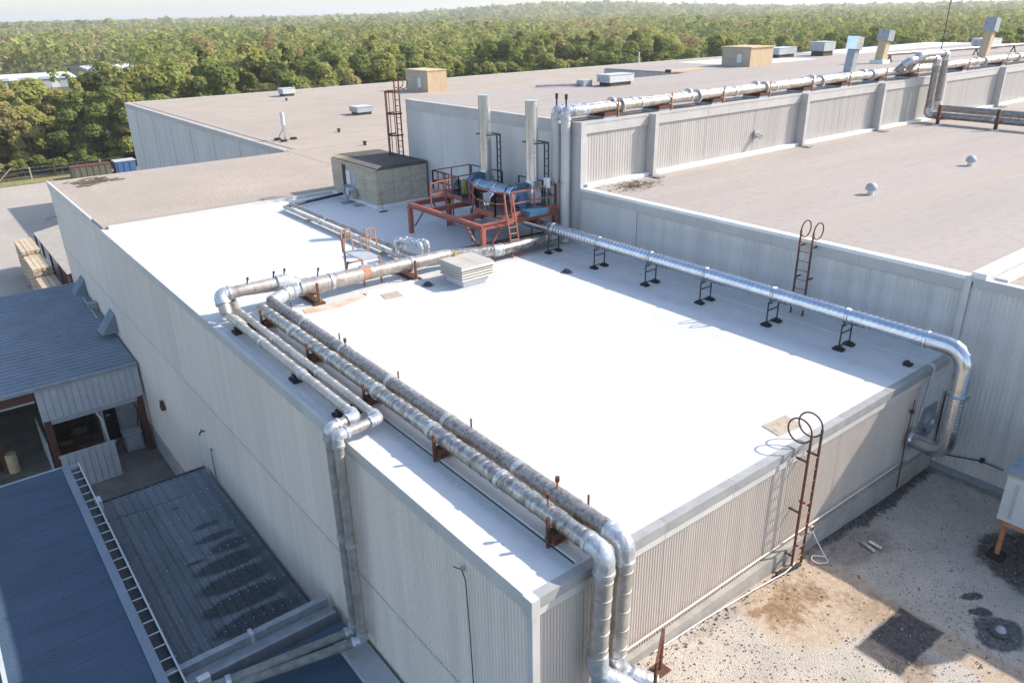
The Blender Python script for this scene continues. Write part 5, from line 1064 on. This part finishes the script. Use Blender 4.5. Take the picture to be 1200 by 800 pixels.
for kd, H_, rd in kinds:
    cm = quads_mesh('crown', crown_quads(rng, 5200 if kd != 'bush' else 2400, kd, H_, rd, .30), 'leaf')
    b = MB(); b.tube([(0, 0, -1), (.1, 0, H_ * .35), (-.05, .1, H_ * .65), (0, 0, H_ * .92)], [.24, .18, .11, .03], 8)
    for k in range(7):
        a = k * 2.4; z = H_ * (.3 + .07 * k); L = rd * .7; b.tube([(0, 0, z), (math.cos(a) * L * .5, math.sin(a) * L * .5, z + .5), (math.cos(a) * L, math.sin(a) * L, z + 1.3)], [.08, .05, .02], 5)
    tm = bpy.data.meshes.new('trunk'); tm.from_pydata(b.v, [], b.f); tm.materials.append(M['bark'])
    protos.append((kd, cm, tm))
def front_dist(az):   # distance at which the forest begins, by azimuth in degrees
    return np.interp(az, [-30, 0, 9, 13, 16, 24, 36, 50, 62, 76, 100], [126, 128, 130, 124, 118, 128, 150, 165, 175, 185, 190])
def sample(d0, d1, spacing, seed):
    rg = np.random.default_rng(seed); out = []
    d = d0
    while d < d1:
        na = max(2, int(R(100) * d / spacing)); az = -8 + 94 * (np.arange(na) + rg.uniform(-.4, .4, na)) / na; dd = d + rg.uniform(-.45, .45, na) * spacing
        out.append(np.stack([az, dd], 1)); d += spacing * .9
    P_ = np.concatenate(out); P_ = P_[P_[:, 1] > front_dist(P_[:, 0])]
    x, y = np.sin(np.radians(P_[:, 0])) * P_[:, 1], np.cos(np.radians(P_[:, 0])) * P_[:, 1]
    keep = ~(((x > 58) & (x < 90) & (y > 318) & (y < 378)) | ((x > 12) & (x < 58) & (y > 290) & (y < 342)) | ((x < 64) & (x > -70) & (y < 127.5)) | ((P_[:, 0] > 1) & (P_[:, 0] < 13.2) & (P_[:, 1] > 172) & (P_[:, 1] < 318)))
    return np.stack([x, y, P_[:, 0], P_[:, 1]], 1)[keep]
near = sample(105, 330, 5.3, 2)
def density(P_):   # woodland patchiness drives species mix
    return .5 + .3 * np.sin(P_[:, 0] * .021 + 1.3) * np.cos(P_[:, 1] * .017) + .2 * np.sin(P_[:, 0] * .05 - P_[:, 1] * .043)
vis = near[(near[:, 2] > -2.5) & (near[:, 2] < 78)]
order = np.argsort(vis[:, 3] - front_dist(vis[:, 2]) + .25 * vis[:, 3]); first = vis[order[:300]]
fs = set(map(tuple, np.round(first[:, :2], 4).tolist())); rest = np.array([p for p in near if tuple(np.round(p[:2], 4).tolist()) not in fs])
lab = {'leafy': ('leafy_tree', 'broad leafy tree in woodland edge beyond the factory roofs', 'tree', 'leafy trees along the woodland edge'), 'pine': ('pine_tree', 'tall pointed pine tree in woodland edge beyond the factory roofs', 'tree', 'pine trees along the woodland edge'), 'bush': ('shrub', 'low round shrub in woodland edge beyond the factory roofs', 'shrub', 'shrubs along the woodland edge')}
rr_ = random.Random(21)
for (x, y, az, d) in first:
    kd, cm, tm = protos[rr_.randrange(len(protos))] if rr_.random() < .85 else protos[6]
    nm, lb, ct, gp = lab[kd]
    t = thing(nm, lb, ct, (x, y, float(terr(np.array(x), np.array(y)))), gp); t.rotation_euler = (0, 0, rr_.uniform(0, 6.28)); s = rr_.uniform(.8, 1.15) * (.88 if az < 12.8 else 1.0); t.scale = (s * rr_.uniform(.9, 1.15), s * rr_.uniform(.9, 1.15), s)
    for n_, me in (('trunk', tm), ('crown', cm)):
        o = bpy.data.objects.new(n_, me); o.parent = t; col.objects.link(o)
for k in range(26):
    x, y = -12 + k * 1.55 + rr_.uniform(-.5, .5), 128.3 + rr_.uniform(-.6, 1.2); s = rr_.uniform(.28, .5)
    t = thing('brush', 'low brush growing behind the parking lot fence', 'brush', (x, y, GZ), 'brush behind the lot fence'); t.rotation_euler = (0, 0, rr_.uniform(0, 6.28)); t.scale = (s, s, s * 1.05)
    o = bpy.data.objects.new('foliage', protos[6][1]); o.parent = t; col.objects.link(o)
    o = bpy.data.objects.new('stem', protos[6][2]); o.parent = t; col.objects.link(o)
def forest(name, label, P_, per, size, hs, rs, seed, nproto=10):
    rg = np.random.default_rng(seed)
    T_ = [crown_quads(rg, per, ('leafy', 'pine', 'leafy')[k % 3], 1.0, rs / hs * (1, .8, 1)[k % 3], size / hs, 6) for k in range(nproto)]
    n = len(P_); V = np.empty((n, per * 4, 3), np.float32); ang = rg.uniform(0, 6.28, n); sc = hs * rg.uniform(.75, 1.15, n); base = terr(P_[:, 0], P_[:, 1]); which = rg.integers(0, nproto, n)
    for k in range(nproto):
        ix = np.where(which == k)[0]; t = T_[k]; c, s_ = np.cos(ang[ix])[:, None], np.sin(ang[ix])[:, None]
        V[ix, :, 0] = (t[None, :, 0] * c - t[None, :, 1] * s_) * sc[ix, None] + P_[ix, 0, None]; V[ix, :, 1] = (t[None, :, 0] * s_ + t[None, :, 1] * c) * sc[ix, None] + P_[ix, 1, None]; V[ix, :, 2] = t[None, :, 2] * sc[ix, None] + base[ix, None]
    tint = np.clip(density(P_) * .55 + rg.uniform(0, .55, n), 0, .97); tint = np.where(rg.random(n) < .03, 1.0, tint)
    me = quads_mesh(name, V.reshape(-1, 3), 'leaf_far', np.repeat(tint, per))
    o = bpy.data.objects.new(name, me); col.objects.link(o); tag(o, label, 'woodland', kind='stuff')
forest('woodland', 'dense mixed woodland stretching away behind the first trees', rest, 170, .48, 13, 3.6, 5)
forest('distant_woodland', 'distant woodland canopy towards the horizon', sample(330, 1100, 8.6, 8), 40, 1.15, 13, 4.8, 6)
forest('far_woodland', 'hazy far woodland canopy on the horizon ridges', sample(1100, 4600, 28, 9), 16, 4.6, 14, 16, 7)

# ------------------------------------------------------------------ horizon landmarks
def polar(az, d): return math.sin(R(az)) * d, math.cos(R(az)) * d
x, y = polar(40.0, 2600); z = 4
t = thing('water_tower', 'tiny pale water tower bulb on the horizon', 'water tower', (x, y, z)); MB().tube([(x, y, z), (x, y, z + 25)], 1.6, 10).build('stem', 'pale_sheet', t); MB().tube([(x, y, z + 22), (x, y, z + 25), (x, y, z + 28), (x, y, z + 30.5)], [2, 7, 7, 2], 14).build('tank', 'pale_sheet', t, 60)
x, y = polar(50.6, 1500); z = 0
t = thing('radio_mast', 'thin lattice radio mast rising over the far woods', 'mast', (x, y, z)); b = MB()
for a in range(3): b.bar((x + 1.2 * math.cos(a * 2.1), y + 1.2 * math.sin(a * 2.1), z), (x + .9 * math.cos(a * 2.1), y + .9 * math.sin(a * 2.1), z + 75), .35)
b.build('legs', 'grey_box', t); b = MB()
for k in range(24):
    a = (k % 3) * 2.1; c = a + 2.1; b.bar((x + 1.1 * math.cos(a), y + 1.1 * math.sin(a), z + k * 3), (x + 1.1 * math.cos(c), y + 1.1 * math.sin(c), z + k * 3 + 3), .22)
b.build('lattice', 'grey_box', t)
hp = random.Random(2)
for k in range(6):
    x, y = polar(67 + k * 1.6 + hp.uniform(-.5, .5), 1900 + hp.uniform(-200, 300)); z = float(terr(np.array(x), np.array(y))) + 8
    t = thing('far_house', 'tiny pale house among far trees on the horizon', 'house', (x, y, z), 'far houses near the horizon'); MB().box(x - 9, y - 7, z - 8, x + 9, y + 7, z + 7).build('wall', 'pvc', t)
    b = MB(); b.v = [(x - 10, y - 8, z + 7), (x + 10, y - 8, z + 7), (x + 10, y + 8, z + 7), (x - 10, y + 8, z + 7), (x - 10, y, z + 11), (x + 10, y, z + 11)]; b.f = [(0, 1, 5, 4), (2, 3, 4, 5), (0, 4, 3), (1, 2, 5)]; b.build('roof', 'grey_box', t)

# ------------------------------------------------------------------ haze
hz = bpy.data.materials.new('haze_air'); hz.use_nodes = True; hn = hz.node_tree.nodes; hn.clear()
ho = hn.new('ShaderNodeOutputMaterial'); hv = hn.new('ShaderNodeVolumePrincipled'); hv.inputs['Color'].default_value = (.97, .95, .92, 1); hv.inputs['Density'].default_value = 0.00027; hv.inputs['Anisotropy'].default_value = .2
hz.node_tree.links.new(hv.outputs[0], ho.inputs['Volume'])
o = MB().box(-9500, -9500, -16, 9500, 9500, 82).build('haze', hz); o['kind'] = 'stuff'; o['label'] = 'pale even haze in the air over the land'
